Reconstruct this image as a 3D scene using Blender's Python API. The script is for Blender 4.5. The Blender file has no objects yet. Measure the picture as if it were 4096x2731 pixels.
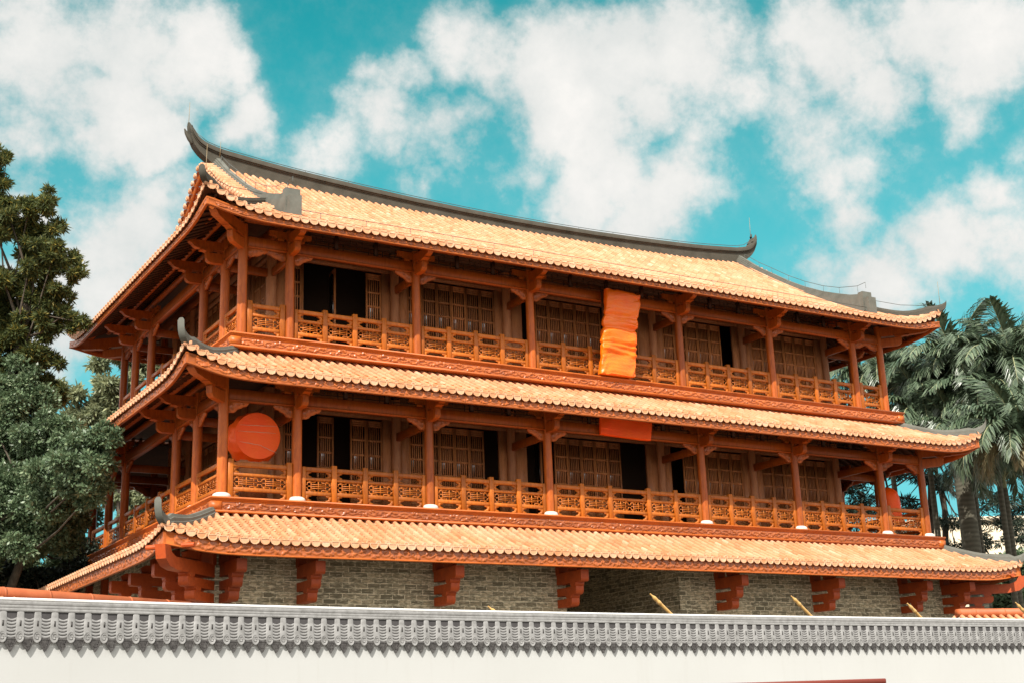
import bpy, math, random
import numpy as np
from mathutils import Vector, Matrix
rnd = random.Random(7)
sc = bpy.context.scene
COL = sc.collection
PI = math.pi

# ------------------------------------------------------------------ camera
CAM = np.array([-11.0591, -32.7587, -5.8881])
RT = np.array([0.8590785, -0.5106928, -0.0343079])
UP = np.array([-0.1124097, -0.2536356, 0.9607461])
FW = np.array([0.4993478, 0.8214998, 0.2752997])
FPX, PW, PH = 5328.97, 4096.0, 2731.0
def at(u, v, d):
    """world point seen at photo pixel (u, v) (4096 wide) at depth d"""
    return CAM + d * ((u - PW / 2) / FPX * RT - (v - PH / 2) / FPX * UP + FW)
def direction(u, v):
    q = at(u, v, 1.0) - CAM
    return q / np.linalg.norm(q)
GROUND = -7.5

# ------------------------------------------------------------------ materials
MATS = {}
class NT:
    def __init__(self, name):
        m = bpy.data.materials.new(name); m.use_nodes = True
        self.m = m; self.t = m.node_tree; self.n = self.t.nodes; self.l = self.t.links
        self.n.clear()
        self.out = self.n.new('ShaderNodeOutputMaterial')
        self.b = self.n.new('ShaderNodeBsdfPrincipled')
        self.l.new(self.b.outputs[0], self.out.inputs[0])
        MATS[name] = m
    def add(self, typ, **kw):
        nd = self.n.new(typ)
        for k, v in kw.items():
            if k.startswith('i_'):
                nd.inputs[k[2:].replace('_', ' ')].default_value = v
            else:
                setattr(nd, k, v)
        return nd
    def coord(self, kind='Object', scale=(1, 1, 1), rot=(0, 0, 0)):
        tc = self.add('ShaderNodeTexCoord'); mp = self.add('ShaderNodeMapping')
        mp.inputs['Scale'].default_value = scale; mp.inputs['Rotation'].default_value = rot
        self.l.new(tc.outputs[kind], mp.inputs[0]); return mp.outputs[0]
    def noise(self, vec, scale, detail=4, rough=0.6, dist=0.0):
        nd = self.add('ShaderNodeTexNoise'); nd.inputs['Scale'].default_value = scale
        nd.inputs['Detail'].default_value = detail; nd.inputs['Roughness'].default_value = rough
        nd.inputs['Distortion'].default_value = dist
        if vec is not None: self.l.new(vec, nd.inputs['Vector'])
        return nd.outputs['Fac']
    def ramp(self, fac, stops):
        nd = self.add('ShaderNodeValToRGB'); e = nd.color_ramp.elements
        while len(e) < len(stops): e.new(0.5)
        for el, (p, c) in zip(e, stops):
            el.position = p; el.color = (c[0], c[1], c[2], 1)
        self.l.new(fac, nd.inputs[0]); return nd.outputs[0]
    def mix(self, fac, a, b, mode='MIX'):
        nd = self.add('ShaderNodeMix', data_type='RGBA', blend_type=mode)
        for s, v in ((0, fac), (6, a), (7, b)):
            if hasattr(v, 'links'): self.l.new(v, nd.inputs[s])
            elif s == 0: nd.inputs[0].default_value = v
            else: nd.inputs[s].default_value = (v[0], v[1], v[2], 1)
        return nd.outputs[2]
    def island(self):
        return self.add('ShaderNodeNewGeometry').outputs['Random Per Island']
    def base(self, c):
        if hasattr(c, 'links'): self.l.new(c, self.b.inputs['Base Color'])
        else: self.b.inputs['Base Color'].default_value = (c[0], c[1], c[2], 1)
    def rough(self, r, spec=None):
        self.b.inputs['Roughness'].default_value = r
        if spec is not None: self.b.inputs['Specular IOR Level'].default_value = spec
    def bump(self, h, strength=0.3, dist=0.02):
        nd = self.add('ShaderNodeBump'); nd.inputs['Strength'].default_value = strength
        nd.inputs['Distance'].default_value = dist
        self.l.new(h, nd.inputs['Height']); self.l.new(nd.outputs[0], self.b.inputs['Normal'])

def wood(name, dark, mid, light, scale=(6, 6, 1.2), rough=0.42, spec=0.32):
    t = NT(name)
    v = t.coord('Object', scale)
    n1 = t.noise(v, 2.2, 6, 0.65, 0.6)
    n2 = t.noise(t.coord('Object', (0.9, 0.9, 0.9)), 1.1, 3)
    c = t.ramp(n1, [(0.28, dark), (0.5, mid), (0.72, light)])
    c = t.mix(t.ramp(n2, [(0.35, (0, 0, 0)), (0.7, (0.45,) * 3)]), c, dark)
    gt = t.add('ShaderNodeTexCoord'); gn = t.noise(gt.outputs['Object'], 0.55, 6, 0.7, 1.2)
    c = t.mix(t.ramp(gn, [(0.50, (0, 0, 0)), (0.72, (0.5,) * 3)]), c, (dark[0] * 0.62, dark[1] * 0.7, dark[2] * 0.9))
    dn = t.noise(t.coord('Object', (2.3, 2.3, 0.7)), 1.7, 5, 0.7)
    c = t.mix(t.ramp(dn, [(0.56, (0, 0, 0)), (0.75, (0.28,) * 3)]), c, (light[0] * 0.95, light[1] * 1.35, light[2] * 2.6))
    oi = t.add('ShaderNodeObjectInfo')
    hs = t.add('ShaderNodeHueSaturation')
    mr = t.add('ShaderNodeMapRange'); mr.inputs[3].default_value = 0.74; mr.inputs[4].default_value = 1.20
    t.l.new(oi.outputs['Random'], mr.inputs[0]); t.l.new(mr.outputs[0], hs.inputs['Value'])
    t.l.new(c, hs.inputs['Color'])
    t.base(hs.outputs[0]); t.rough(rough, spec); t.bump(n1, 0.12, 0.006)
    return t
wood('wood_lacquer', (0.2591, 0.0535, 0.00693), (0.4058, 0.0929, 0.0104), (0.4835, 0.1226, 0.01444))
wood('wood_railing', (0.2915, 0.07197, 0.007413), (0.4565, 0.125, 0.01112), (0.5439, 0.165, 0.01545))
wood('wood_fascia', (0.3023, 0.0658, 0.008003), (0.4446, 0.1032, 0.01133), (0.498, 0.1226, 0.014), (1.2, 1.2, 3), 0.45, 0.4)
wood('wood_carved', (0.288, 0.06528, 0.0112), (0.432, 0.1056, 0.0176), (0.5184, 0.144, 0.0272), (3, 3, 3), 0.33, 0.6)
wood('wood_bracket', (0.297, 0.04356, 0.0072), (0.4158, 0.06534, 0.0099), (0.4752, 0.08118, 0.0126), (4, 4, 4), 0.5, 0.35)
wood('wood_door', (0.3084, 0.1054, 0.03081), (0.478, 0.1755, 0.05341), (0.6167, 0.2432, 0.08011), (7, 7, 1.3), 0.5, 0.35)
wood('wood_jamb', (0.315, 0.1159, 0.04047), (0.4515, 0.1739, 0.06457), (0.546, 0.2318, 0.09045), (7, 7, 1.0), 0.5, 0.35)
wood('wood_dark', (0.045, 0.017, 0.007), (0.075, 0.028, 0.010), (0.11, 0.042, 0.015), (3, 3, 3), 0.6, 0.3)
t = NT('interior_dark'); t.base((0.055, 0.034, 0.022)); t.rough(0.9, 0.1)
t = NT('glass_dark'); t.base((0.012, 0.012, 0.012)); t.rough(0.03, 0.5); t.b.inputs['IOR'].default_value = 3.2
t = NT('stone_plinth'); n = t.noise(t.coord(), 5, 5); t.base(t.ramp(n, [(0.3, (0.50, 0.47, 0.41)), (0.7, (0.64, 0.62, 0.56))])); t.rough(0.7, 0.3)
# terracotta tile
def tile_mat(name, stops, pale):
    t = NT(name)
    isl = t.ramp(t.island(), stops)
    n = t.noise(t.coord(), 0.9, 5, 0.65)
    n2 = t.noise(t.coord(), 9, 4, 0.7)
    c = t.mix(t.ramp(n, [(0.45, (0, 0, 0)), (0.75, (0.55,) * 3)]), isl, pale)
    c = t.mix(t.ramp(n2, [(0.52, (0, 0, 0)), (0.70, (0.5,) * 3)]), c, (pale[0] * 0.72, pale[1] * 0.6, pale[2] * 0.5))
    n3 = t.noise(t.coord('Object', (1, 1, 1)), 1.6, 6, 0.75, 0.5)
    c = t.mix(t.ramp(n3, [(0.54, (0, 0, 0)), (0.70, (0.42,) * 3)]), c, (stops[0][1][0] * 0.62, stops[0][1][1] * 0.6, stops[0][1][2] * 0.62))
    t.base(c); t.rough(0.6, 0.35); t.bump(n2, 0.2, 0.006)
tile_mat('terracotta_tile', [(0, (0.48, 0.180, 0.078)), (0.25, (0.545, 0.225, 0.102)), (0.75, (0.58, 0.262, 0.128)), (0.93, (0.60, 0.295, 0.155)), (1, (0.63, 0.36, 0.22))], (0.66, 0.41, 0.265))
tile_mat('drip_tile', [(0, (0.5461, 0.2301, 0.09772)), (0.5, (0.6078, 0.301, 0.1465)), (1, (0.6607, 0.416, 0.2576))], (0.6871, 0.478, 0.3287))
t = NT('coping_terracotta'); n = t.noise(t.coord(), 3, 5); t.base(t.ramp(n, [(0.3, (0.34, 0.078, 0.022)), (0.7, (0.46, 0.125, 0.042))])); t.rough(0.55, 0.35)
def plain(name, a, b, scale=3, rough=0.8, spec=0.25, bump=0.15):
    t = NT(name); n = t.noise(t.coord(), scale, 6, 0.65)
    t.base(t.ramp(n, [(0.3, a), (0.7, b)])); t.rough(rough, spec)
    if bump: t.bump(n, bump, 0.01)
    return t
plain('ridge_grey', (0.048, 0.044, 0.032), (0.076, 0.0704, 0.0544), 2.5)
plain('hip_grey', (0.1, 0.1016, 0.084), (0.148, 0.1496, 0.1264), 3)
plain('metal_wire', (0.05, 0.06, 0.055), (0.09, 0.1, 0.09), 4, 0.5, 0.5, 0)
plain('metal_rod', (0.20, 0.14, 0.07), (0.26, 0.19, 0.09), 4, 0.45, 0.5, 0)
# brick
t = NT('grey_brick')
tc = t.add('ShaderNodeTexCoord'); br = t.add('ShaderNodeTexBrick')
br.offset = 0.5; br.inputs['Scale'].default_value = 1.0
br.inputs['Brick Width'].default_value = 0.36; br.inputs['Row Height'].default_value = 0.138
br.inputs['Mortar Size'].default_value = 0.012; br.inputs['Mortar Smooth'].default_value = 0.2; br.inputs['Bias'].default_value = -0.1
br.inputs['Color1'].default_value = (0.20, 0.165, 0.105, 1); br.inputs['Color2'].default_value = (0.66, 0.53, 0.34, 1)
br.inputs['Mortar'].default_value = (0.85, 0.74, 0.52, 1)
t.l.new(tc.outputs['UV'], br.inputs['Vector'])
mp = t.add('ShaderNodeMapping'); mp.inputs['Scale'].default_value = (2.2, 14, 1); mp.inputs['Rotation'].default_value = (0, 0, 0.28)
t.l.new(tc.outputs['UV'], mp.inputs[0])
st = t.noise(mp.outputs[0], 1.3, 4, 0.6, 0.8)
mp2 = t.add('ShaderNodeMapping'); mp2.inputs['Scale'].default_value = (3, 9, 1); mp2.inputs['Rotation'].default_value = (0, 0, -0.2)
t.l.new(tc.outputs['UV'], mp2.inputs[0])
st2 = t.noise(mp2.outputs[0], 2.3, 5, 0.7, 0.4)
c = t.mix(t.ramp(st, [(0.51, (0, 0, 0)), (0.61, (0.85,) * 3)]), br.outputs['Color'], (0.78, 0.68, 0.47))
c = t.mix(t.ramp(st2, [(0.42, (0.72,) * 3), (0.56, (0, 0, 0))]), c, (0.15, 0.135, 0.085))
t.base(c); t.rough(0.85, 0.2)
iv = t.add('ShaderNodeMath', operation='SUBTRACT'); iv.inputs[0].default_value = 1.0; t.l.new(br.outputs['Fac'], iv.inputs[1])
t.bump(iv.outputs[0], 0.5, 0.01)
# cloth
def cloth(name, a, b, rough, spec):
    t = NT(name); n = t.noise(t.coord(), 2.2, 4, 0.6)
    t.base(t.ramp(n, [(0.35, a), (0.65, b)])); t.rough(rough, spec)
    w = t.noise(t.coord('Object', (2.5, 2.5, 7)), 2.4, 4, 0.5, 0.9); t.bump(w, 0.3, 0.05)
cloth('orange_satin', (0.94, 0.14, 0.003), (0.95, 0.19, 0.004), 0.33, 0.5)
cloth('red_orange_cloth', (0.98, 0.088, 0.001), (0.98, 0.118, 0.001), 0.5, 0.35)
t = NT('fold_glint'); t.base((0.85, 0.42, 0.26)); t.rough(0.4, 0.4)  # pale colour standing in for glossy highlights on the drum cloth
# hoarding wall
t = NT('white_plaster'); n = t.noise(t.coord(), 0.8, 4, 0.5); n2 = t.noise(t.coord('Object', (1, 1, 1)), 40, 3)
c = t.ramp(n, [(0.3, (0.465, 0.472, 0.455)), (0.7, (0.49, 0.497, 0.48))]); ws = t.noise(t.coord('Object', (5, 5, 0.5)), 1.5, 5, 0.65); c = t.mix(t.ramp(ws, [(0.55, (0, 0, 0)), (0.8, (0.35,) * 3)]), c, (0.40, 0.395, 0.365)); t.base(c); t.rough(0.75, 0.25); t.bump(n2, 0.06, 0.004)
t = NT('grey_coping_tile'); n = t.noise(t.coord(), 12, 5, 0.7)
t.base(t.ramp(n, [(0.3, (0.19, 0.188, 0.18)), (0.7, (0.33, 0.328, 0.32))])); t.rough(0.6, 0.35); t.bump(n, 0.3, 0.006)
t = NT('dark_drip_tile'); n = t.noise(t.coord(), 30, 4, 0.7)
t.base(t.ramp(n, [(0.35, (0.03, 0.027, 0.026)), (0.7, (0.10, 0.095, 0.09))])); t.rough(0.6, 0.35); t.bump(n, 0.5, 0.008)
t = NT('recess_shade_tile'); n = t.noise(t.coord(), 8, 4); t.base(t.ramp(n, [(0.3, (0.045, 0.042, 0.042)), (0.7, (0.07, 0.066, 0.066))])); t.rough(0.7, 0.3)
t = NT('white_strip'); t.base((0.68, 0.68, 0.66)); t.rough(0.5, 0.4)
t = NT('gold_paint'); n = t.noise(t.coord(), 6, 4); t.base(t.ramp(n, [(0.3, (0.54, 0.31, 0.09)), (0.7, (0.62, 0.39, 0.14))])); t.rough(0.38, 0.5)
t = NT('board_red'); t.base((0.17, 0.03, 0.018)); t.rough(0.5, 0.4)
t = NT('board_white'); t.base((0.72, 0.68, 0.6)); t.rough(0.6, 0.3)
plain('pale_render', (0.55, 0.46, 0.32), (0.66, 0.57, 0.42), 0.4)
# ground
t = NT('paving'); br = t.add('ShaderNodeTexBrick'); t.l.new(t.coord('Object', (1.2, 1.2, 1)), br.inputs['Vector'])
br.inputs['Color1'].default_value = (0.11, 0.095, 0.08, 1); br.inputs['Color2'].default_value = (0.15, 0.13, 0.105, 1); br.inputs['Mortar'].default_value = (0.09, 0.08, 0.07, 1)
t.base(br.outputs['Color']); t.rough(0.85, 0.2)
def leaf_mat(name, stops, rough=0.5, trans=0.25, spec=0.35, clump=0.6):
    t = NT(name)
    isl = t.ramp(t.island(), stops)
    n = t.noise(t.coord(), clump, 3)
    c = t.mix(t.ramp(n, [(0.38, (0.55,) * 3), (0.62, (0, 0, 0))]), isl, stops[0][1])
    t.base(c); t.rough(rough, spec)
    tr = t.add('ShaderNodeBsdfTranslucent'); t.l.new(c, tr.inputs[0])
    ms = t.add('ShaderNodeMixShader'); ms.inputs[0].default_value = trans
    t.l.new(t.b.outputs[0], ms.inputs[1]); t.l.new(tr.outputs[0], ms.inputs[2]); t.l.new(ms.outputs[0], t.out.inputs[0])
leaf_mat('leaf_conifer', [(0, (0.055, 0.072, 0.026)), (0.55, (0.105, 0.135, 0.045)), (0.82, (0.17, 0.18, 0.05)), (1, (0.38, 0.29, 0.055))], 0.55, 0.35, 0.25, 0.9)
leaf_mat('leaf_ficus', [(0, (0.0765, 0.122, 0.0616)), (0.5, (0.1275, 0.19, 0.09856)), (0.85, (0.1836, 0.25, 0.132)), (1, (0.2856, 0.335, 0.1936))], 0.42, 0.22, 0.38, 0.7)
leaf_mat('leaf_pale', [(0, (0.1495, 0.18, 0.09775)), (0.5, (0.23, 0.258, 0.138)), (1, (0.368, 0.384, 0.207))], 0.5, 0.3, 0.35, 0.7)
leaf_mat('leaf_palm', [(0, (0.05224, 0.08408, 0.0486)), (0.5, (0.09873, 0.1427, 0.0832)), (0.9, (0.1625, 0.2166, 0.1274)), (1, (0.2438, 0.2866, 0.1674))], 0.33, 0.15, 0.55, 0.5)
leaf_mat('leaf_palm_dry', [(0, (0.20, 0.17, 0.08)), (0.6, (0.30, 0.25, 0.14)), (1, (0.40, 0.32, 0.18))], 0.5, 0.25, 0.3)
leaf_mat('leaf_dark', [(0, (0.020, 0.032, 0.021)), (0.6, (0.04, 0.058, 0.038)), (1, (0.072, 0.092, 0.06))], 0.5, 0.2, 0.35)
plain('bark', (0.05, 0.04, 0.03), (0.12, 0.10, 0.075), 6, 0.9, 0.2, 0.5)
plain('bark_pale', (0.22, 0.18, 0.13), (0.34, 0.29, 0.21), 5, 0.9, 0.2, 0.4)
t = NT('palm_bark'); w = t.add('ShaderNodeTexWave', wave_type='BANDS', bands_direction='Z'); w.inputs['Scale'].default_value = 1.6; w.inputs['Distortion'].default_value = 2.5; w.inputs['Detail'].default_value = 3
t.l.new(t.coord(), w.inputs[0]); t.base(t.ramp(w.outputs['Fac'], [(0.2, (0.085, 0.08, 0.058)), (0.8, (0.115, 0.108, 0.08))])); t.rough(0.85, 0.2); t.bump(w.outputs['Fac'], 0.3, 0.02)
plain('frond_stem', (0.22, 0.24, 0.12), (0.36, 0.36, 0.2), 3, 0.5, 0.4, 0)

# ------------------------------------------------------------------ object helpers
WPOS = {}
def link(name, data, loc=(0, 0, 0), rotz=0.0, parent=None):
    """loc is in world space for unrotated parents"""
    o = bpy.data.objects.new(name, data); COL.objects.link(o)
    l = np.array(loc, float)
    if parent is not None:
        o.parent = parent
        o.location = l - WPOS[parent.name]
    else:
        o.location = l
    WPOS[o.name] = l
    o.rotation_euler = (0, 0, rotz)
    return o
def child(name, data, parent, loc=(0, 0, 0), rotz=0.0):
    """loc is in the parent's own space"""
    o = bpy.data.objects.new(name, data); COL.objects.link(o)
    o.parent = parent; o.location = loc; o.rotation_euler = (0, 0, rotz)
    return o
def tag(o, label=None, cat=None, group=None, kind=None):
    for k, v in (('label', label), ('category', cat), ('group', group), ('kind', kind)):
        if v: o[k] = v
    return o

class MB:
    def __init__(self):
        self.v = []; self.f = []; self.n = 0; self.chunks = []
    def addv(self, pts, faces):
        o = self.n; p = np.asarray(pts, float).reshape(-1, 3)
        self.v.append(p); self.n += len(p)
        for fc in faces: self.f.append([i + o for i in fc])
    def box(self, x0, x1, y0, y1, z0, z1):
        self.addv([(x0, y0, z0), (x1, y0, z0), (x1, y1, z0), (x0, y1, z0), (x0, y0, z1), (x1, y0, z1), (x1, y1, z1), (x0, y1, z1)],
                  [(3, 2, 1, 0), (4, 5, 6, 7), (0, 1, 5, 4), (1, 2, 6, 5), (2, 3, 7, 6), (3, 0, 4, 7)])
    def bevbox(self, x0, x1, y0, y1, z0, z1, b=0.012):
        """box with chamfered vertical and horizontal outer edges (8-sided ring sections)"""
        def ring(z, i):
            return [(x0 + b, y0 + i, z), (x1 - b, y0 + i, z), (x1 - i, y0 + b, z), (x1 - i, y1 - b, z), (x1 - b, y1 - i, z), (x0 + b, y1 - i, z), (x0 + i, y1 - b, z), (x0 + i, y0 + b, z)]
        def ins(z):
            return [(x0 + b, y0 + b, z), (x1 - b, y0 + b, z), (x1 - b, y0 + b, z), (x1 - b, y1 - b, z), (x1 - b, y1 - b, z), (x0 + b, y1 - b, z), (x0 + b, y1 - b, z), (x0 + b, y0 + b, z)]
        r = ins(z0) + ring(z0 + b, 0) + ring(z1 - b, 0) + ins(z1)
        fs = []
        for k in range(3):
            for i in range(8):
                j = (i + 1) % 8
                fs.append((k * 8 + i, k * 8 + j, k * 8 + 8 + j, k * 8 + 8 + i))
        fs.append((7, 5, 3, 1)); fs.append((24 + 1, 24 + 3, 24 + 5, 24 + 7))
        self.addv(r, fs)
    def prism(self, poly, axis, a0, a1):
        """extrude polygon; axis 'x': poly=(y,z); 'y': poly=(x,z); 'z': poly=(x,y)"""
        n = len(poly); pts = []
        for a in (a0, a1):
            for (p, q) in poly:
                pts.append((a, p, q) if axis == 'x' else (p, a, q) if axis == 'y' else (p, q, a))
        fs = [tuple(range(n))[::-1], tuple(range(n, 2 * n))]
        for i in range(n):
            j = (i + 1) % n; fs.append((i, j, n + j, n + i))
        self.addv(pts, fs)
    def tube(self, pts, rad, n=8, cap=True, flat=1.0):
        pts = [np.array(p, float) for p in pts]; m = len(pts)
        rad = [rad] * m if np.isscalar(rad) else rad
        ref = np.array([0, 0, 1.0]); V = []
        for i in range(m):
            d = pts[min(i + 1, m - 1)] - pts[max(i - 1, 0)]; d /= (np.linalg.norm(d) + 1e-9)
            a = np.cross(d, ref if abs(d[2]) < 0.95 else np.array([1.0, 0, 0])); a /= np.linalg.norm(a); b = np.cross(a, d)
            for k in range(n):
                t = 2 * PI * k / n
                V.append(pts[i] + rad[i] * (math.cos(t) * a + flat * math.sin(t) * b))
        fs = []
        for i in range(m - 1):
            for k in range(n):
                j = (k + 1) % n; fs.append((i * n + k, i * n + j, (i + 1) * n + j, (i + 1) * n + k))
        if cap: fs.append(tuple(range(n))[::-1]); fs.append(tuple(range((m - 1) * n, m * n)))
        self.addv(V, fs)
    def lathe(self, prof, n=16, c=(0, 0, 0)):
        V = []
        for (r, z) in prof:
            for k in range(n):
                t = 2 * PI * k / n; V.append((c[0] + r * math.cos(t), c[1] + r * math.sin(t), c[2] + z))
        m = len(prof); fs = []
        for i in range(m - 1):
            for k in range(n):
                j = (k + 1) % n; fs.append((i * n + k, i * n + j, (i + 1) * n + j, (i + 1) * n + k))
        fs.append(tuple(range(n))[::-1]); fs.append(tuple(range((m - 1) * n, m * n)))
        self.addv(V, fs)
    def section(self, pts, sections):
        """loft: pts ignored centre; sections = list of closed rings (each list of xyz, same count)"""
        n = len(sections[0]); V = [p for s in sections for p in s]; fs = []
        for i in range(len(sections) - 1):
            for k in range(n):
                j = (k + 1) % n; fs.append((i * n + k, i * n + j, (i + 1) * n + j, (i + 1) * n + k))
        fs.append(tuple(range(n))[::-1]); fs.append(tuple(range((len(sections) - 1) * n, len(sections) * n)))
        self.addv(V, fs)
    def grid(self, P):
        """P: array (m, n, 3)"""
        m, n = P.shape[:2]; o = self.n
        self.v.append(P.reshape(-1, 3)); self.n += m * n
        i, j = np.meshgrid(np.arange(m - 1), np.arange(n - 1), indexing='ij')
        a = (i * n + j).ravel() + o
        self.chunks.append(np.stack([a, a + n, a + n + 1, a + 1], 1))
    def quads(self, V):
        """V: array (k,4,3) separate quads"""
        o = self.n; k = len(V)
        self.v.append(V.reshape(-1, 3)); self.n += 4 * k
        self.chunks.append(np.arange(4 * k).reshape(k, 4) + o)
    def mesh(self, name, mat, smooth=False, mats=None, flip=False):
        me = bpy.data.meshes.new(name)
        V = np.concatenate(self.v) if self.v else np.zeros((0, 3))
        loops = []; starts = []; tot = 0
        for c in self.chunks:
            cc = c[:, ::-1] if flip else c
            loops.append(cc.ravel()); starts.append(np.arange(len(c)) * 4 + tot); tot += c.size
        if self.f:
            ln = np.array([len(f) for f in self.f]); fl = np.array([i for f in self.f for i in f])
            st = np.concatenate([[0], np.cumsum(ln)[:-1]]) + tot
            loops.append(fl); starts.append(st); tot += len(fl)
        L = np.concatenate(loops).astype(np.int32); S = np.concatenate(starts).astype(np.int32)
        me.vertices.add(len(V)); me.vertices.foreach_set('co', V.astype(np.float32).ravel())
        me.loops.add(len(L)); me.loops.foreach_set('vertex_index', L)
        me.polygons.add(len(S)); me.polygons.foreach_set('loop_start', S)
        if smooth: me.polygons.foreach_set('use_smooth', np.ones(len(S), bool))
        me.materials.append(MATS[mat])
        me.update(calc_edges=True); me.validate()
        return me
def smooth_by_angle(me, ang=40):
    me.polygons.foreach_set('use_smooth', np.ones(len(me.polygons), bool))
    try: me.set_sharp_from_angle(angle=math.radians(ang))
    except Exception: pass
    return me

# ================================================================== PAVILION
XS = [0.0, 2.042, 5.991, 9.948, 15.737, 19.695, 23.643, 25.686]
YS = [0.0, 2.10, 4.0, 9.30, 11.20, 13.302]
WD, DP = XS[-1], YS[-1]
DECK = {2: -0.12, 3: 4.43}
INSET = {2: 0.0, 3: 0.662}
pav = link('pavilion', None, (WD / 2, DP / 2, GROUND))
tag(pav, 'three-storey timber pavilion with terracotta tiled roofs, carved galleries and upswept grey ridges', 'pavilion')
def part(name, me, loc=(0, 0, 0), rotz=0.0): return link(name, me, loc, rotz, pav)

# ---- brick base -----------------------------------------------------------
def brick_wall():
    me = bpy.data.meshes.new('brick_wall'); V = []; F = []; UV = []
    def wall(p, q, z0, z1, u0=0.0):
        o = len(V); L = math.dist(p, q)
        V.extend([(p[0], p[1], z0), (q[0], q[1], z0), (q[0], q[1], z1), (p[0], p[1], z1)])
        F.append((o, o + 1, o + 2, o + 3)); UV.extend([(u0, z0), (u0 + L, z0), (u0 + L, z1), (u0, z1)])
    z0, z1 = GROUND, -0.62; y = -0.4; a = -0.42; b = WD + 0.42; e = DP + 0.4
    wall((a, y), (10.12, y), z0, z1); wall((10.12, y), (10.12, 6.0), z0, z1)
    wall((10.12, 6.0), (14.2, 6.0), z0, z1); wall((14.2, 6.0), (14.2, y), z0, z1)
    wall((14.2, y), (b, y), z0, z1, 0.11); wall((b, y), (b, e), z0, z1); wall((b, e), (a, e), z0, z1); wall((a, e), (a, y), z0, z1, 0.05)
    me.from_pydata(V, [], F); ul = me.uv_layers.new(name='UVMap')
    for i, uv in enumerate(UV): ul.data[i].uv = uv
    me.materials.append(MATS['grey_brick']); me.update(); return me
part('brick_base', brick_wall())
mb = MB(); mb.box(-0.3, WD + 0.3, -0.28, DP + 0.28, -0.95, -0.62)
part('floor_slab', mb.mesh('floor_slab', 'wood_dark'))

# ---- lower eave brackets ----------------------------------------------------
def arm_poly(l, z0, z1, c=0.1):
    return [(0, z0), (-l + c, z0), (-l + 0.45 * c, z0 + 0.25 * c), (-l + 0.1 * c, z0 + 0.7 * c), (-l, z0 + 1.2 * c), (-l, z1), (0, z1)]
def low_bracket(scale=1.0, w=0.13, hook=False):
    m = MB(); s = scale
    m.prism(arm_poly(0.74 * s, -2.78, -2.56), 'x', -w, w)
    m.prism(arm_poly(0.98 * s, -2.47, -2.25), 'x', -w, w)
    if not hook: m.prism(arm_poly(1.26 * s, -2.14, -1.82, 0.06), 'x', -w, w)
    else:
        m.prism([(0, -2.16), (-1.35 * s, -2.16), (-1.6 * s, -2.1), (-1.75 * s, -1.95), (-1.8 * s, -1.62), (-1.62 * s, -1.62), (-1.55 * s, -1.78), (-1.4 * s, -1.86), (0, -1.84)], 'x', -w, w)
    for yy, z in ((0.62, -2.56), (0.86, -2.25)):
        m.prism([(-(yy * s) - 0.13, z + 0.09), (-(yy * s) - 0.13, z + 0.065), (-(yy * s) - 0.09, z), (-(yy * s) + 0.11, z), (-(yy * s) + 0.15, z + 0.065), (-(yy * s) + 0.15, z + 0.11), (-(yy * s) - 0.13, z + 0.11)], 'x', -w - 0.02, w + 0.02)
    m.box(-w - 0.03, w + 0.03, -0.16, 0.02, -1.86, -1.2)
    m.prism([(-0.5 * s, -1.80), (-0.95 * s, -1.80), (-1.0 * s, -1.68), (-0.85 * s, -1.60), (-0.45 * s, -1.62)], 'x', -0.06, 0.06)
    m.tube([(-0.62, -1.45 * s, -1.62), (0.62, -1.45 * s, -1.62)], 0.06, 8)
    return smooth_by_angle(m.mesh('bracket', 'wood_bracket'), 30)
LB = low_bracket(); LBD = low_bracket(1.414, 0.13, True)
for x in XS: part('bracket', LB, (x, -0.4, 0))
for y in YS: part('bracket', LB, (-0.42, y, 0), -PI / 2)
for y in YS[:3]: part('bracket', LB, (WD + 0.42, y, 0), PI / 2)
part('corner_bracket', LBD, (-0.36, -0.36, 0), -PI / 4)
part('corner_bracket', LBD, (WD + 0.36, -0.36, 0), PI / 4)

# ---- carved relief heightfield -----------------------------------------------
def carve_height(S, T, seed):
    """scrolling leaf relief; S metres along, T 0..1 across a strip about 0.22 m high"""
    rs = np.random.RandomState(seed)
    L = S.max(); H = np.zeros_like(S)
    ds = S[1, 0] - S[0, 0]
    per = 0.62
    vine = 0.5 + 0.26 * np.sin(2 * PI * S / per)
    H = np.maximum(H, 0.55 * np.exp(-((T - vine) / 0.07) ** 2))
    k = 0; s = 0.0
    while s < L:
        for rep in range(3):
            ss = s + rs.uniform(0, 0.12); tt = 0.5 - 0.30 * math.sin(2 * PI * ss / per) + rs.uniform(-0.14, 0.14)
            an = rs.uniform(0, PI); la = rs.uniform(0.035, 0.065); lb = la * rs.uniform(0.35, 0.6); amp = rs.uniform(0.7, 1.0)
            i0 = max(0, int((ss - 0.1) / ds)); i1 = min(len(S), int((ss + 0.1) / ds) + 1)
            if i1 <= i0: continue
            dx = S[i0:i1] - ss; dy = (T[i0:i1] - tt) * 0.22
            u = dx * math.cos(an) + dy * math.sin(an); w = -dx * math.sin(an) + dy * math.cos(an)
            q = (u / la) ** 2 + (w / lb) ** 2
            H[i0:i1] = np.maximum(H[i0:i1], amp * np.clip(1 - q, 0, 1) ** 0.5 * (0.75 + 0.25 * np.abs(np.sin(w / lb * 3))))
        s += 0.12
    return H

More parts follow.
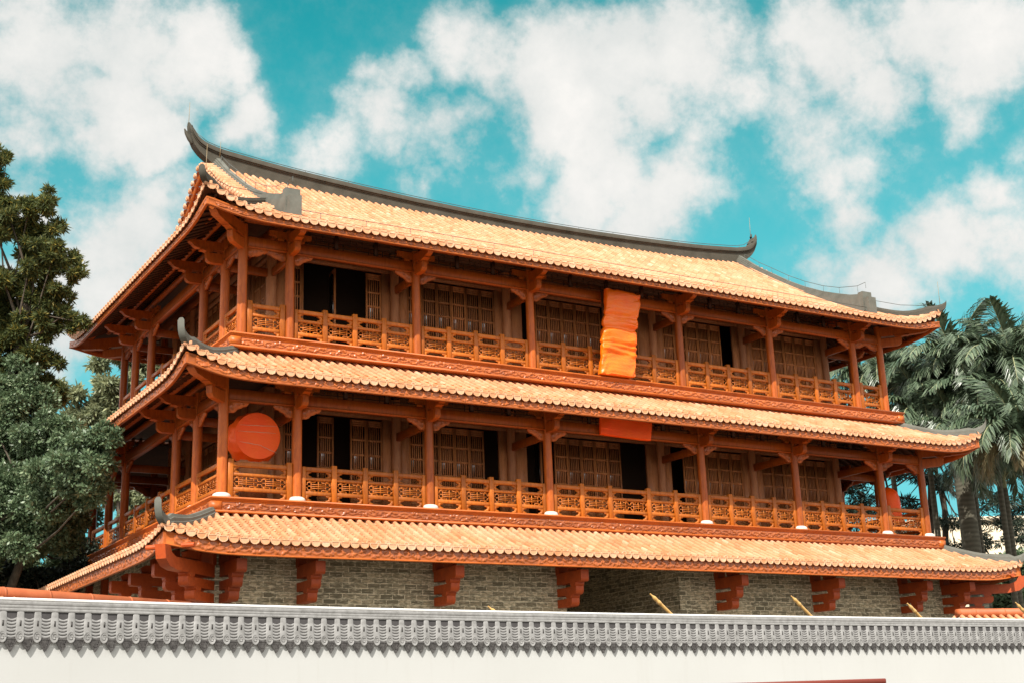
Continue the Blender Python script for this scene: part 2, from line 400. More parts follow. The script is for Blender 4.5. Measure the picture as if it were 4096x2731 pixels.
# ---- ledges (gallery floors) ----------------------------------------------------
def ledge(zt, o):
    """stepped moulding, sunk carved frieze and bottom fillet round a rectangle x,y in [o, WD-o]x[o, DP-o]"""
    prof = [(0.10, 0.0), (-0.0, 0.0), (-0.0, -0.045), (0.018, -0.05), (0.018, -0.08), (0.035, -0.085), (0.035, -0.12), (0.055, -0.13), (0.055, -0.335), (0.02, -0.345), (0.02, -0.40), (0.35, -0.40)]
    m = MB(); rings = []
    for (i, z) in prof:
        a = o + i; rings.append([(a, a, zt + z), (WD - a, a, zt + z), (WD - a, DP - a, zt + z), (a, DP - a, zt + z)])
    V = [p for r in rings for p in r]; fs = []
    for k in range(len(rings) - 1):
        for i in range(4):
            j = (i + 1) % 4; fs.append((k * 4 + i, k * 4 + 4 + i, k * 4 + 4 + j, k * 4 + j))
    fs.append((0, 1, 2, 3))
    m.addv(V, fs)
    # raised frame blocks at the corners of the frieze
    for (cx, cy, dx, dy) in ((o, o, 1, 1), (WD - o, o, -1, 1), (o, DP - o, 1, -1), (WD - o, DP - o, -1, -1)):
        x0, x1 = sorted((cx + dx * 0.022, cx + dx * 0.30)); y0, y1 = sorted((cy + dy * 0.022, cy + dy * 0.30))
        m.box(x0, x1, y0, y1, zt - 0.338, zt - 0.125)
    p = part('gallery_ledge', m.mesh('gallery_ledge', 'wood_fascia'))
    for side in ('front', 'left'):
        L = (WD if side == 'front' else DP) - 2 * o - 0.66
        n = int(L / 0.018); S, T = np.meshgrid(np.linspace(0, L, n), np.linspace(0, 1, 15), indexing='ij')
        H = carve_height(S, T, int(zt * 10) % 97 + (0 if side == 'front' else 5))
        a = o + 0.054 - 0.042 * H
        z = zt - 0.33 + 0.195 * T
        P = np.stack([S + o + 0.33, a, z], -1) if side == 'front' else np.stack([a, DP - o - 0.33 - S, z], -1)
        g = MB(); g.grid(P); link('carving', g.mesh('carving', 'wood_carved', True), (0, 0, 0), 0, p)
ledge(DECK[2], -0.42); ledge(DECK[3], 0.21)
m = MB(); m.box(0.5, WD - 0.5, 0.5, DP - 0.5, 4.05, 4.40); part('floor_slab', m.mesh('floor_slab', 'wood_dark'))

# ---- columns, plinths ----------------------------------------------------------
def column_mesh(h):
    m = MB(); m.lathe([(0.128, 0.0), (0.134, 0.4), (0.134, 1.2), (0.130, 2.0), (0.122, h)], 20); return smooth_by_angle(m.mesh('column', 'wood_lacquer'), 50)
COLM = column_mesh(3.25)
m = MB(); m.lathe([(0.20, 0.0), (0.235, 0.03), (0.24, 0.07), (0.215, 0.12), (0.165, 0.15), (0.14, 0.155)], 24)
PLM = smooth_by_angle(m.mesh('plinth', 'stone_plinth'), 40)
COLI = MB(); COLI.lathe([(0.15, 0.0), (0.155, 1.0), (0.14, 3.6)], 18); COLI = smooth_by_angle(COLI.mesh('inner_column', 'wood_jamb'), 50)

# ---- balustrade ------------------------------------------------------------------
def lattice_mesh(w, h=0.30, rep=1):
    m = MB(); t = 0.0095; d = 0.016
    def H(v, a, b, o, s): m.box(o + a * s, o + b * s, -d, d, (v * 0.5 + 0.5) * h - t, (v * 0.5 + 0.5) * h + t)
    def Vv(u, a, b, o, s): m.box(o + u * s - t, o + u * s + t, -d + 0.002, d - 0.002, (a * 0.5 + 0.5) * h, (b * 0.5 + 0.5) * h)
    for r in range(rep):
        s = w / rep / 2; o = w / rep * (r + 0.5)
        Vv(0, -1, 1, o, s); H(0, -0.80, 0.80, o, s)
        for q in (-1, 1):
            H(q * 0.34, -0.56, 0.56, o, s); H(q * 0.67, -0.84, -0.26, o, s); H(q * 0.67, 0.26, 0.84, o, s)
            for p in (-1, 1):
                Vv(p * 0.26, min(q * 0.67, q), max(q * 0.67, q), o, s)
                Vv(p * 0.56, min(q * 0.0, q * 0.67), max(q * 0.0, q * 0.67), o, s)
                Vv(p * 0.84, min(q * 0.26, q * 0.67), max(q * 0.26, q * 0.67), o, s)
                a, b = sorted((p * 0.84, p * 1.0)); H(q * 0.26, a, b, o, s)
                a, b = sorted((p * 0.56, p * 0.74)); H(q * 0.86, a, b, o, s)
                Vv(p * 0.72, min(q * 0.67, q), max(q * 0.67, q), o, s)
    t2 = 0.012
    m.box(0, w, -d, d, 0.0005, t2); m.box(0, w, -d, d, h - t2, h - 0.0005)
    m.box(0.0005, t2, -d + 0.001, d - 0.001, t2, h - t2); m.box(w - t2, w - 0.0005, -d + 0.001, d - 0.001, t2, h - t2)
    return m.mesh('lattice_panel', 'wood_railing')
LATC = {}
def lattice(w, rep):
    k = (round(w, 2), rep)
    if k not in LATC: LATC[k] = lattice_mesh(w, 0.30, rep)
    return LATC[k]
m = MB(); m.bevbox(-0.072, 0.072, -0.065, 0.065, 0.0, 1.055, 0.01); POST = m.mesh('post', 'wood_railing')
m = MB(); m.bevbox(-0.05, 0.05, -0.05, 0.05, 0.0, 0.98, 0.008); STILE = m.mesh('end_stile', 'wood_railing')
def rail_mesh(segs):
    """segs: list of (x0,x1) clear openings between posts"""
    m = MB()
    for (a, b) in segs:
        m.bevbox(a, b, -0.055, 0.055, 0.855, 0.975, 0.012)
        m.bevbox(a, b, -0.035, 0.035, 0.625, 0.70, 0.006)
        m.bevbox(a, b, -0.035, 0.035, 0.225, 0.32, 0.006)
        m.box(a, b, -0.04, 0.04, 0.0, 0.07)
        for (z0, z1) in ((0.70, 0.855), (0.07, 0.225)):
            c = 0.5 * (z0 + z1); h = z1 - z0
            for (x, s) in ((a, 1), (b, -1)):
                # curved cheek block leaving an octagonal / lobed opening
                pts = [(x, z0), (x + s * 0.17, z0), (x + s * 0.16, z0 + 0.20 * h), (x + s * 0.11, z0 + 0.27 * h), (x + s * 0.075, c), (x + s * 0.11, z1 - 0.27 * h), (x + s * 0.16, z1 - 0.20 * h), (x + s * 0.17, z1), (x, z1)]
                if s < 0: pts = pts[::-1]
                m.prism(pts, 'y', -0.026, 0.026)
    return m.mesh('railing', 'wood_railing')
RAILC = {}
def railing(L, x0, y0, z, rotz, widths, end_posts=False):
    """bay of balustrade of clear length L starting at (x0,y0) in direction rotz; widths = relative panel widths"""
    key = (round(L, 3), tuple(widths), end_posts)
    tot = sum(widths); e = 0.145
    n = len(widths); xs = [e]
    clear = L - 2 * e
    for w in widths: xs.append(xs[-1] + clear * w / tot)
    segs = []
    for i in range(n):
        a = xs[i] + (0.145 if i == 0 and end_posts else 0.10 if i == 0 else 0.072)
        b = xs[i + 1] - (0.145 if i == n - 1 and end_posts else 0.10 if i == n - 1 else 0.072)
        segs.append((a, b))
    if key not in RAILC: RAILC[key] = rail_mesh(segs)
    r = part('railing', RAILC[key], (x0, y0, z), rotz)
    for i in range(1, n): child('post', POST, r, (xs[i], 0, 0))
    for s, x in ((1, xs[0]), (-1, xs[-1])):
        if end_posts: child('post', POST, r, (x + s * 0.072, 0, 0))
        else: child('end_stile', STILE, r, (x + s * 0.05, 0, 0))
    for (a, b) in segs:
        child('lattice_panel', lattice(b - a, 2 if b - a > 1.15 else 1), r, (a, 0, 0.32))

# ---- beams and spandrels -----------------------------------------------------------
def spandrel_mesh(l=0.56, h=0.31):
    pts = [(0, 0), (l, 0), (l - 0.02, -0.05), (l - 0.08, -0.115), (l - 0.16, -0.125), (l - 0.20, -0.165), (l - 0.27, -0.19), (l - 0.33, -0.225), (l - 0.37, -h + 0.03), (l - 0.44, -h), (0, -h)]
    m = MB(); m.prism(pts, 'y', -0.04, 0.04)
    # raised scroll relief on the face
    rr = random.Random(3)
    for s in (-1, 1):
        for (cx, cz, r0) in ((0.12, -0.10, 0.065), (0.27, -0.09, 0.05), (0.10, -0.22, 0.05), (0.40, -0.06, 0.035)):
            P = []
            for k in range(14):
                t = k * 0.62; r = r0 * (1 - k / 17); P.append((cx + r * math.cos(t), s * 0.041, cz + r * math.sin(t)))
            m.tube(P, 0.010, 5)
    return m.mesh('spandrel', 'wood_carved')
SPA = spandrel_mesh()
SPS = spandrel_mesh(0.60, 0.24)
def mirrored(me):
    c = me.copy()
    co = np.zeros(len(c.vertices) * 3, np.float32); c.vertices.foreach_get('co', co); co = co.reshape(-1, 3); co[:, 0] *= -1
    c.vertices.foreach_set('co', co.ravel()); c.flip_normals(); c.update(); return c
SPB = mirrored(SPA); SPT = mirrored(SPS)
BEAMC = {}
def beam(L, x0, y0, z, rotz):
    k = round(L, 3)
    if k not in BEAMC:
        m = MB(); m.bevbox(0.11, L - 0.11, -0.085, 0.085, 2.585, 2.91, 0.03)
        m.box(0.11, L - 0.11, -0.095, 0.095, 2.60, 2.625)
        BEAMC[k] = m.mesh('beam', 'wood_lacquer')
    b = part('beam', BEAMC[k], (x0, y0, z), rotz)
    s0, s1 = (SPA, SPB) if L > 1.7 else (SPS, SPT)
    child('spandrel', s0, b, (0.13, 0, 2.583)); child('spandrel', s1, b, (L - 0.13, 0, 2.583))
# frieze: open lattice over the beam
FRC = {}
def frieze(L, x0, y0, z, rotz):
    k = round(L, 3)
    if k not in FRC:
        m = MB(); h0, h1 = 2.93, 3.30
        m.box(0.1, L - 0.1, -0.03, 0.03, h1, h1 + 0.07)
        n = max(2, int(L / 1.2)); w = (L - 0.2) / n
        for i in range(n):
            a = 0.1 + i * w
            m.box(a, a + 0.11, -0.045, 0.045, h0, h1 + 0.06)
            for q in (0.18, 0.5, 0.82):
                m.box(a + 0.11, a + w, -0.012, 0.012, h0 + q * (h1 - h0) - 0.009, h0 + q * (h1 - h0) + 0.009)
            for q, z0_, z1_ in ((0.22, 0, 0.5), (0.4, 0.5, 1), (0.55, 0.18, 0.82), (0.7, 0.5, 1), (0.86, 0, 0.5)):
                m.box(a + w * q - 0.009, a + w * q + 0.009, -0.011, 0.011, h0 + z0_ * (h1 - h0), h0 + z1_ * (h1 - h0))
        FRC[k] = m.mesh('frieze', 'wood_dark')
    part('frieze', FRC[k], (x0, y0, z), rotz)

# ---- upper eave brackets ---------------------------------------------------------------
def up_bracket(s=1.0, corner=False):
    m = MB(); w = 0.085
    m.prism([(0, 2.50), (-0.46 * s, 2.50), (-0.54 * s, 2.53), (-0.59 * s, 2.60), (-0.60 * s, 2.79), (0, 2.79)], 'x', -w, w)
    m.prism([(-0.52 * s, 2.79), (-0.55 * s, 2.79), (-0.66 * s, 2.84), (-0.78 * s, 2.84), (-0.78 * s, 2.89), (-0.40 * s, 2.89), (-0.42 * s, 2.83)], 'x', -w - 0.02, w + 0.02)
    if corner:
        m.prism([(0, 2.86), (-0.9 * s, 2.86), (-1.2 * s, 2.90), (-1.33 * s, 3.0), (-1.38 * s, 3.3), (-1.1 * s, 3.32), (-0.9 * s, 3.2), (0, 3.2)], 'x', -w - 0.02, w + 0.02)
    else:
        m.prism([(0, 2.89), (-0.86 * s, 2.89), (-0.96 * s, 2.93), (-1.02 * s, 3.0), (-1.10 * s, 3.05), (-1.12 * s, 3.12), (0, 3.14)], 'x', -w, w)
        m.prism([(-0.92 * s, 3.14), (-1.02 * s, 3.14), (-1.08 * s, 3.19), (-0.86 * s, 3.19)], 'x', -w - 0.03, w + 0.03)
        # side arms with small bearing blocks sitting on the beam
        for q in (-1, 1):
            p = [(q * 0.12, 3.20), (q * 0.12, 2.99), (q * 0.30, 2.97), (q * 0.42, 2.99), (q * 0.46, 3.05), (q * 0.62, 3.06), (q * 0.62, 3.20)]
            m.prism(p if q < 0 else p[::-1], 'y', -0.06, 0.06)
            m.box(min(q * 0.22, q * 0.40), max(q * 0.22, q * 0.40), -0.10, 0.10, 2.915, 2.97)
    return smooth_by_angle(m.mesh('bracket', 'wood_lacquer'), 30)
UB = up_bracket(); UBC = up_bracket(1.414, True)

# ---- door leaves --------------------------------------------------------------------------
def leaf_mesh(w=0.51, h=2.92):
    m = MB(); e = 0.055
    m.box(0.004, e, -0.03, 0.03, 0.0, h); m.box(w - e, w - 0.004, -0.03, 0.03, 0.0, h)
    zs = [0.0, 0.55, 0.64, 1.02, 1.44, 1.88, 2.32, 2.76, h]
    for z in zs[1:-1]: m.box(e, w - e, -0.026, 0.026, z - 0.028, z + 0.028)
    m.box(e, w - e, -0.026, 0.026, 0.0, 0.08); m.box(e, w - e, -0.026, 0.026, h - 0.06, h)
    m.box(e, w - e, -0.012, 0.012, 0.0, 1.02); m.box(e, w - e, -0.012, 0.012, 2.76, h)
    m.box(e + 0.05, w - e - 0.05, -0.024, 0.02, 0.12, 0.50)
    m.box(e + 0.05, w - e - 0.05, -0.024, 0.02, 0.70, 0.96)
    m.box(e + 0.05, w - e - 0.05, -0.024, 0.02, 2.81, h - 0.085)
    for k in range(1, 6):
        x = e + (w - 2 * e) * k / 6; m.box(x - 0.0145, x + 0.0145, -0.018, 0.018, 1.02, 2.76)
    return m.mesh('door_leaf', 'wood_door')
LEAF = leaf_mesh()
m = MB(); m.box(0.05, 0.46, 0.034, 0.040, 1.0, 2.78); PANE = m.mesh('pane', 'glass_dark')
def leafobj(x, y, z, rotz=0.0, name='door_leaf'):
    l = part(name, LEAF, (x, y, z), rotz); child('pane', PANE, l); return l
def door_row(xa, xb, y, z, nl, opens, rotz=0.0, ux=(1, 0)):
    """row of leaves between two inner columns; ux = unit vector along the row"""
    L = xb - xa
    jw = (L - 0.30 - nl * 0.515) / 2
    m = MB()
    for a in (0.15, L - 0.15 - jw): m.box(a, a + jw - 0.012, -0.055, 0.055, 0.0, 3.0)
    m.box(0.15, L - 0.15, -0.07, 0.07, 2.98, 3.16); m.box(0.15, L - 0.15, -0.04, 0.04, 3.16, 3.7)
    x, yy = (xa, y) if ux == (1, 0) else (y, xa)
    return jw, m, x, yy

def storey(k, opens):
    z = DECK[k]; s = INSET[k]
    X = XS.copy(); X[0] += s; X[-1] -= s
    Y = YS.copy(); Y[0] += s; Y[-1] -= s
    # perimeter columns
    ring = [(x, Y[0]) for x in X] + [(x, Y[-1]) for x in X] + [(X[0], y) for y in Y[1:-1]] + [(X[-1], y) for y in Y[1:-1]]
    for (x, y) in ring:
        c = part('column', COLM, (x, y, z))
        if k == 2: child('plinth', PLM, c)
    wf = {0: [1], 1: [1] * 4, 2: [1] * 4, 3: [1.0, 1.02, 1.45, 1.05, 1.0], 4: [1] * 4, 5: [1] * 4, 6: [1]}
    for i in range(7):
        L = X[i + 1] - X[i]
        railing(L, X[i], Y[0], z, 0.0, wf[i], i in (0, 6)); beam(L, X[i], Y[0], z, 0.0); beam(L, X[i], Y[-1], z, 0.0)
        if L > 3: frieze(L, X[i], Y[0], z, 0.0)
    ws = {0: [1], 1: [1], 2: [1] * 4, 3: [1], 4: [1]}
    for i in range(5):
        L = Y[i + 1] - Y[i]
        railing(L, X[0], Y[i + 1], z, -PI / 2, ws[i]); beam(L, X[0], Y[i + 1], z, -PI / 2)
        railing(L, X[-1], Y[i], z, PI / 2, ws[i]); beam(L, X[-1], Y[i], z, PI / 2)
    for x in X[1:-1]: part('bracket', UB, (x, Y[0], z))
    for y in Y[1:-1]: part('bracket', UB, (X[0], y, z), -PI / 2)
    for y in Y[1:-1]: part('bracket', UB, (X[-1], y, z), PI / 2)
    part('corner_bracket', UBC, (X[0], Y[0], z), -PI / 4); part('corner_bracket', UBC, (X[-1], Y[0], z), PI / 4)
    part('corner_bracket', UBC, (X[0], Y[-1], z), -3 * PI / 4)
    # purlins carried by the brackets
    for (a, b) in (((X[0] - 1.0, Y[0] - 1.0), (X[-1] + 1.0, Y[0] - 1.0)), ((X[0] - 1.0, Y[0] - 1.0), (X[0] - 1.0, Y[-1] + 1.0)), ((X[-1] + 1.0, Y[0] - 1.0), (X[-1] + 1.0, Y[-1] + 1.0)),
                   ((X[0], Y[0]), (X[-1], Y[0])), ((X[0], Y[0]), (X[0], Y[-1])), ((X[0] - 0.5, Y[0] - 0.5), (X[0] - 0.5, Y[-1] + 0.5))):
        m = MB(); zz = z + (3.29 if abs(a[0] - X[0]) > 0.9 or abs(a[1] - Y[0]) > 0.9 or abs(a[0] - X[-1]) < 0.1 and False else 3.43)
        m.tube([(a[0], a[1], zz), (b[0], b[1], zz)], 0.095, 10); part('purlin', smooth_by_angle(m.mesh('purlin', 'wood_lacquer')))
    # inner columns, tie beams, door screens
    IX = XS[1:-1]; IY = YS[1:-1]; yf = IY[0] + 0.03; xl = IX[0] + 0.03
    tm = MB(); tm.bevbox(0, 1, -0.06, 0.06, 2.36, 2.56, 0.01)
    for i, x in enumerate(IX):
        part('inner_column', COLI, (x, IY[0], z)); 
        m = MB(); m.bevbox(x - 0.055, x + 0.055, Y[0] + 0.12, IY[0] - 0.13, z + 2.34, z + 2.58, 0.012); part('tie_beam', m.mesh('tie_beam', 'wood_lacquer'))
    for y in IY[1:]:
        part('inner_column', COLI, (IX[0], y, z))
    for y in IY:
        m = MB(); m.bevbox(X[0] + 0.12, IX[0] - 0.13, y - 0.055, y + 0.055, z + 2.34, z + 2.58, 0.012); part('tie_beam', m.mesh('tie_beam', 'wood_lacquer'))
        m = MB(); m.bevbox(IX[-1] + 0.13, X[-1] - 0.12, y - 0.055, y + 0.055, z + 2.34, z + 2.58, 0.012); part('tie_beam', m.mesh('tie_beam', 'wood_lacquer'))
    m = MB()
    for b in range(5):
        xa, xb = IX[b], IX[b + 1]; nl = 6 if b != 2 else 9; L = xb - xa
        jw = (L - 0.30 - nl * 0.515) / 2
        for a in (xa + 0.15, xb - 0.15 - jw): m.box(a + 0.004, a + jw - 0.016, yf - 0.055, yf + 0.055, z, z + 2.98)
        m.box(xa + 0.15, xb - 0.15, yf - 0.07, yf + 0.07, z + 2.98, z + 3.14); m.box(xa + 0.15, xb - 0.15, yf - 0.03, yf + 0.03, z + 3.14, z + 3.75)
        op = opens.get(b, {})
        for i in range(nl):
            x = xa + 0.15 + jw + i * 0.515
            if i in op:
                a = op[i]
                if a > 0: leafobj(x + 0.03, yf, z, math.radians(a))
                elif a < 0:
                    leafobj(x + 0.515 - 0.03, yf, z, math.radians(180 + a))
            else: leafobj(x, yf, z)
    part('door_frame', m.mesh('door_frame', 'wood_jamb'))
    m = MB()
    for b in range(3):
        ya, yb = IY[b], IY[b + 1]; L = yb - ya; nl = int((L - 0.5) / 0.515); jw = (L - 0.30 - nl * 0.515) / 2
        for a in (ya + 0.15, yb - 0.15 - jw): m.box(xl - 0.055, xl + 0.055, a + 0.004, a + jw - 0.016, z, z + 2.98)
        m.box(xl - 0.07, xl + 0.07, ya + 0.15, yb - 0.15, z + 2.98, z + 3.14); m.box(xl - 0.03, xl + 0.03, ya + 0.15, yb - 0.15, z + 3.14, z + 3.75)
        for i in range(nl):
            leafobj(xl, yb - 0.15 - jw - i * 0.515, z, -PI / 2)
    part('door_frame', m.mesh('door_frame', 'wood_jamb'))
    # inner room shell
    m = MB(); x0, x1, y0, y1 = IX[0] + 0.12, IX[-1], IY[0] + 0.75, IY[-1]
    m.box(x1 - 0.06, x1 + 0.06, IY[0] + 0.12, y1, z, z + 3.75); m.box(x0, x1 - 0.06, y1 - 0.06, y1 + 0.06, z, z + 3.75)
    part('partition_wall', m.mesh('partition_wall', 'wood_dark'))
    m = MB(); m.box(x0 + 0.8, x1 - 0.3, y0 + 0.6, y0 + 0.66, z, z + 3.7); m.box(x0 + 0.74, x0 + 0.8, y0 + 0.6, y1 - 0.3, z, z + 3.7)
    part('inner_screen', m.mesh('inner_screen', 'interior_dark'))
OP3 = {0: {1: 82, 2: 0, 3: 84, 4: 0}, 2: {0: 0, 6: 0, 7: 0}, 3: {5: 0}}
OP2 = {0: {1: 0, 3: 0}, 1: {5: 0}, 2: {0: 0, 1: 80, 7: 0, 8: 0}, 3: {0: 0}}
storey(2, OP2); storey(3, OP3)
m = MB(); m.box(0.9, WD - 0.9, 0.9, DP - 0.9, 8.15, 8.22); part('ceiling', m.mesh('ceiling', 'wood_dark'))

# ---- roofs ---------------------------------------------------------------------------------
PITCH = 0.262
def roof_surface(o, z0, g, cv, R, Lc, umax, lift=0.0):
    def F(p, u):
        p = np.asarray(p, float); u = np.asarray(u, float)
        return z0 + g * u + cv * u * u + R * np.exp(-(np.maximum(p, 0) / Lc) ** 1.5) * np.clip(1 - u / 2.2, 0, 1) ** 1.2 + lift * np.clip((u - 0.7) / 6.2, 0, 1) * np.exp(-np.maximum(p - 2.7, 0) / 3.5)
    return F
def place(side, o, A, U, Z):
    """local (along, inward) -> world"""
    Lx = WD + 2 * o; Ly = DP + 2 * o
    if side == 0: return np.stack([A - o, U - o, Z], -1)
    if side == 1: return np.stack([U - o, DP + o - A, Z], -1)      # left, A runs from the back corner to the front
    if side == 2: return np.stack([WD + o - U, A - o, Z], -1)      # right
    return np.stack([WD + o - A, DP + o - U, Z], -1)               # back
def roof_tiles(o, F, umax, sides, gable=None, fine=True):
    cov = MB(); drip = MB()
    for side in sides:
        L = (WD if side in (0, 3) else DP) + 2 * o
        n = int(round(L / PITCH)); pt = L / n
        hi = fine and side in (0, 1)
        um = umax[0] if side in (0, 3) else umax[1]
        def lim(p):
            if gable is not None and side in (0, 3) and p > gable: return um
            return min(p, um)
        step = 0.27 if hi else 0.54
        # cover tiles
        for k in range(n + 1):
            a = k * pt; p = min(a, L - a); u1 = lim(p)
            if k in (0, n): u1 = 0.12
            if u1 < 0.1: continue
            m = max(1, int(round(u1 / step)))
            us = np.linspace(-0.03, u1, m + 1)
            th = np.linspace(0, PI, 7)
            U = np.stack([us[:-1], us[1:] + 0.02], 1)                     # (m,2)
            rr = np.array([0.069, 0.064])
            jit = (np.sin(k * 12.9 + np.arange(m) * 4.1) * 0.003)[:, None, None]
            A = a + rr[None, :, None] * np.cos(th)[None, None, :] + jit
            Zb = F(p, np.maximum(U, 0))[:, :, None] + 0.028 + np.where(np.sin(th) < 0.1, -0.04, rr[None, :, None] * np.sin(th)[None, None, :])
            UU = np.broadcast_to(U[:, :, None], A.shape)
            P = place(side, o, A, UU, Zb)                                 # (m,2,7,3)
            for j in range(m): cov.grid(P[j])
            # end disc
            t2 = np.linspace(0, 2 * PI, 12, endpoint=False)
            z = float(F(p, 0.0)); r = 0.07
            Ad = a + r * np.cos(t2); Zd = z + 0.034 + r * np.sin(t2)
            D0 = place(side, o, Ad, np.full(12, -0.045), Zd); D1 = place(side, o, Ad, np.full(12, 0.01), Zd)
            D2 = place(side, o, a + 0.045 * np.cos(t2), np.full(12, -0.045), z + 0.034 + 0.045 * np.sin(t2))
            D3 = place(side, o, a + 0.04 * np.cos(t2), np.full(12, -0.037), z + 0.034 + 0.04 * np.sin(t2))
            fs = [(i, (i + 1) % 12, 12 + (i + 1) % 12, 12 + i) for i in range(12)] + [(24 + i, 24 + (i + 1) % 12, (i + 1) % 12, i) for i in range(12)] + \
                 [(36 + i, 36 + (i + 1) % 12, 24 + (i + 1) % 12, 24 + i) for i in range(12)] + [tuple(range(36, 48))]
            if side in (1, 3): pass
            drip.addv(np.concatenate([D0, D1, D2, D3]), fs)
        # pans
        for k in range(n):
            a = (k + 0.5) * pt; p = min(a, L - a); u1 = lim(p)
            if u1 < 0.06: u1 = 0.06
            st = 0.135 if hi else 0.4
            m = max(1, int(round(u1 / st)))
            us = np.linspace(-0.02, u1, m + 1)
            hw = pt * 0.5 - 0.02
            cx = np.array([-hw, -hw * 0.5, 0, hw * 0.5, hw]); dz = np.array([0.02, -0.012, -0.022, -0.012, 0.02])
            U = np.stack([us[:-1], us[1:] + 0.01], 1); lift = np.array([0.014, -0.004])
            A = np.broadcast_to(a + cx[None, None, :], (m, 2, 5))
            Zb = F(p, np.maximum(U, 0))[:, :, None] + lift[None, :, None] + dz[None, None, :]
            UU = np.broadcast_to(U[:, :, None], A.shape)
            P = place(side, o, A, UU, Zb)
            for j in range(m): cov.grid(P[j])
            # hanging drip tongue with lobed edge
            z = float(F(p, 0.0)); w = pt * 0.46
            tt = np.linspace(0, PI, 13)
            lob = 1 + 0.035 * np.cos(tt * 10)
            Ao = a + np.concatenate([[w, ], w * np.cos(tt) * lob, [-w]]); Zo = z + 0.018 + np.concatenate([[0.012], -0.122 * np.sin(tt) ** 0.8 * lob - 0.012, [0.012]])
            q = len(Ao)
            B0 = place(side, o, Ao, np.full(q, -0.062), Zo); B1 = place(side, o, Ao, np.full(q, -0.040), Zo)
            C0 = place(side, o, a + (Ao - a) * 0.78, np.full(q, -0.062), z - 0.028 + (Zo - z + 0.028) * 0.74)
            C1 = place(side, o, a + (Ao - a) * 0.72, np.full(q, -0.052), z - 0.028 + (Zo - z + 0.028) * 0.68)
            fs = [(i, (i + 1) % q, q + (i + 1) % q, q + i) for i in range(q)] + [(2 * q + i, 2 * q + (i + 1) % q, (i + 1) % q, i) for i in range(q)] + \
                 [(3 * q + i, 3 * q + (i + 1) % q, 2 * q + (i + 1) % q, 2 * q + i) for i in range(q)] + [tuple(range(3 * q, 4 * q)), tuple(range(q, 2 * q))[::-1]]
            drip.addv(np.concatenate([B0, B1, C0, C1]), fs)
    return cov, drip
def soffit(o, F, umax, gable, drop):
    m = MB()
    for side in range(4):
        L = (WD if side in (0, 3) else DP) + 2 * o
        um = umax[0] if side in (0, 3) else umax[1]
        aa = np.concatenate([np.linspace(0, 2.6, 14), np.linspace(3.2, L - 3.2, 16), np.linspace(L - 2.6, L, 14)])
        P = []
        for a in aa:
            p = min(a, L - a); u1 = um if (gable and side in (0, 3) and p > gable) else min(max(p, 0.001), um)
            us = np.linspace(0, u1, 7)
            P.append(place(side, o, np.full(7, a), us, F(p, us) - drop))
        m.grid(np.array(P))
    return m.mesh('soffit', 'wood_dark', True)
def rafters(o, F, umax, drop):
    m = MB()
    for side in (0, 1, 2):
        L = (WD if side == 0 else DP) + 2 * o
        n = int(L / 0.32)
        for k in range(1, n):
            a = L * k / n; p = min(a, L - a); u1 = min(p, 1.9, umax[0] if side == 0 else umax[1])
            if u1 < 0.25: continue
            us = np.linspace(0.10, u1, 4)
            P = place(side, o, np.full(4, a), us, F(p, us) - drop - 0.035)
            m.tube(list(P), 0.04, 6)
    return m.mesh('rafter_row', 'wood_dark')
def eave_board(o, F, zb, side, roof_part, hgt, inset=0.03):
    """carved fascia board following the eave curve; zb(p) = bottom edge"""
    L = (WD if side in (0, 3) else DP) + 2 * (o - inset)
    aa = np.unique(np.concatenate([np.linspace(0, 2.4, 30), np.linspace(2.4, L - 2.4, 24), np.linspace(L - 2.4, L, 30)]))
    p = np.minimum(aa, L - aa) + inset * 0
    b = zb(p); m = MB()
    prof = [(0.0, -0.0), (-0.012, 0.0), (-0.012, 0.035), (0.004, 0.045), (0.004, hgt - 0.06), (-0.006, hgt - 0.05), (-0.006, hgt), (0.06, hgt), (0.06, 0.0)]
    rings = []
    for d, h in prof: rings.append(place(side, o - inset, aa, np.full(len(aa), d), b + h))
    rings.append(rings[0])
    m.grid(np.stack(rings, 0))
    for e in (0, -1):
        pts = [r[e] for r in rings[:-1]]; m.addv(pts, [tuple(range(len(pts)))])
    q = link('eave_board', m.mesh('eave_board', 'wood_fascia'), (0, 0, 0), 0, roof_part)
    if side in (0, 1):
        n = int((L - 0.5) / 0.02); S, T = np.meshgrid(np.linspace(0, L - 0.5, n), np.linspace(0, 1, 11), indexing='ij')
        H = carve_height(S, T, int(o * 31) + side)
        s2 = S + 0.25; pp = np.minimum(s2, L - s2)
        P = place(side, o - inset, s2, 0.003 - 0.034 * H, zb(pp) + 0.048 + (hgt - 0.115) * T)
        g = MB(); g.grid(P); return q, g.mesh('carving', 'wood_carved', True)
    return q, None
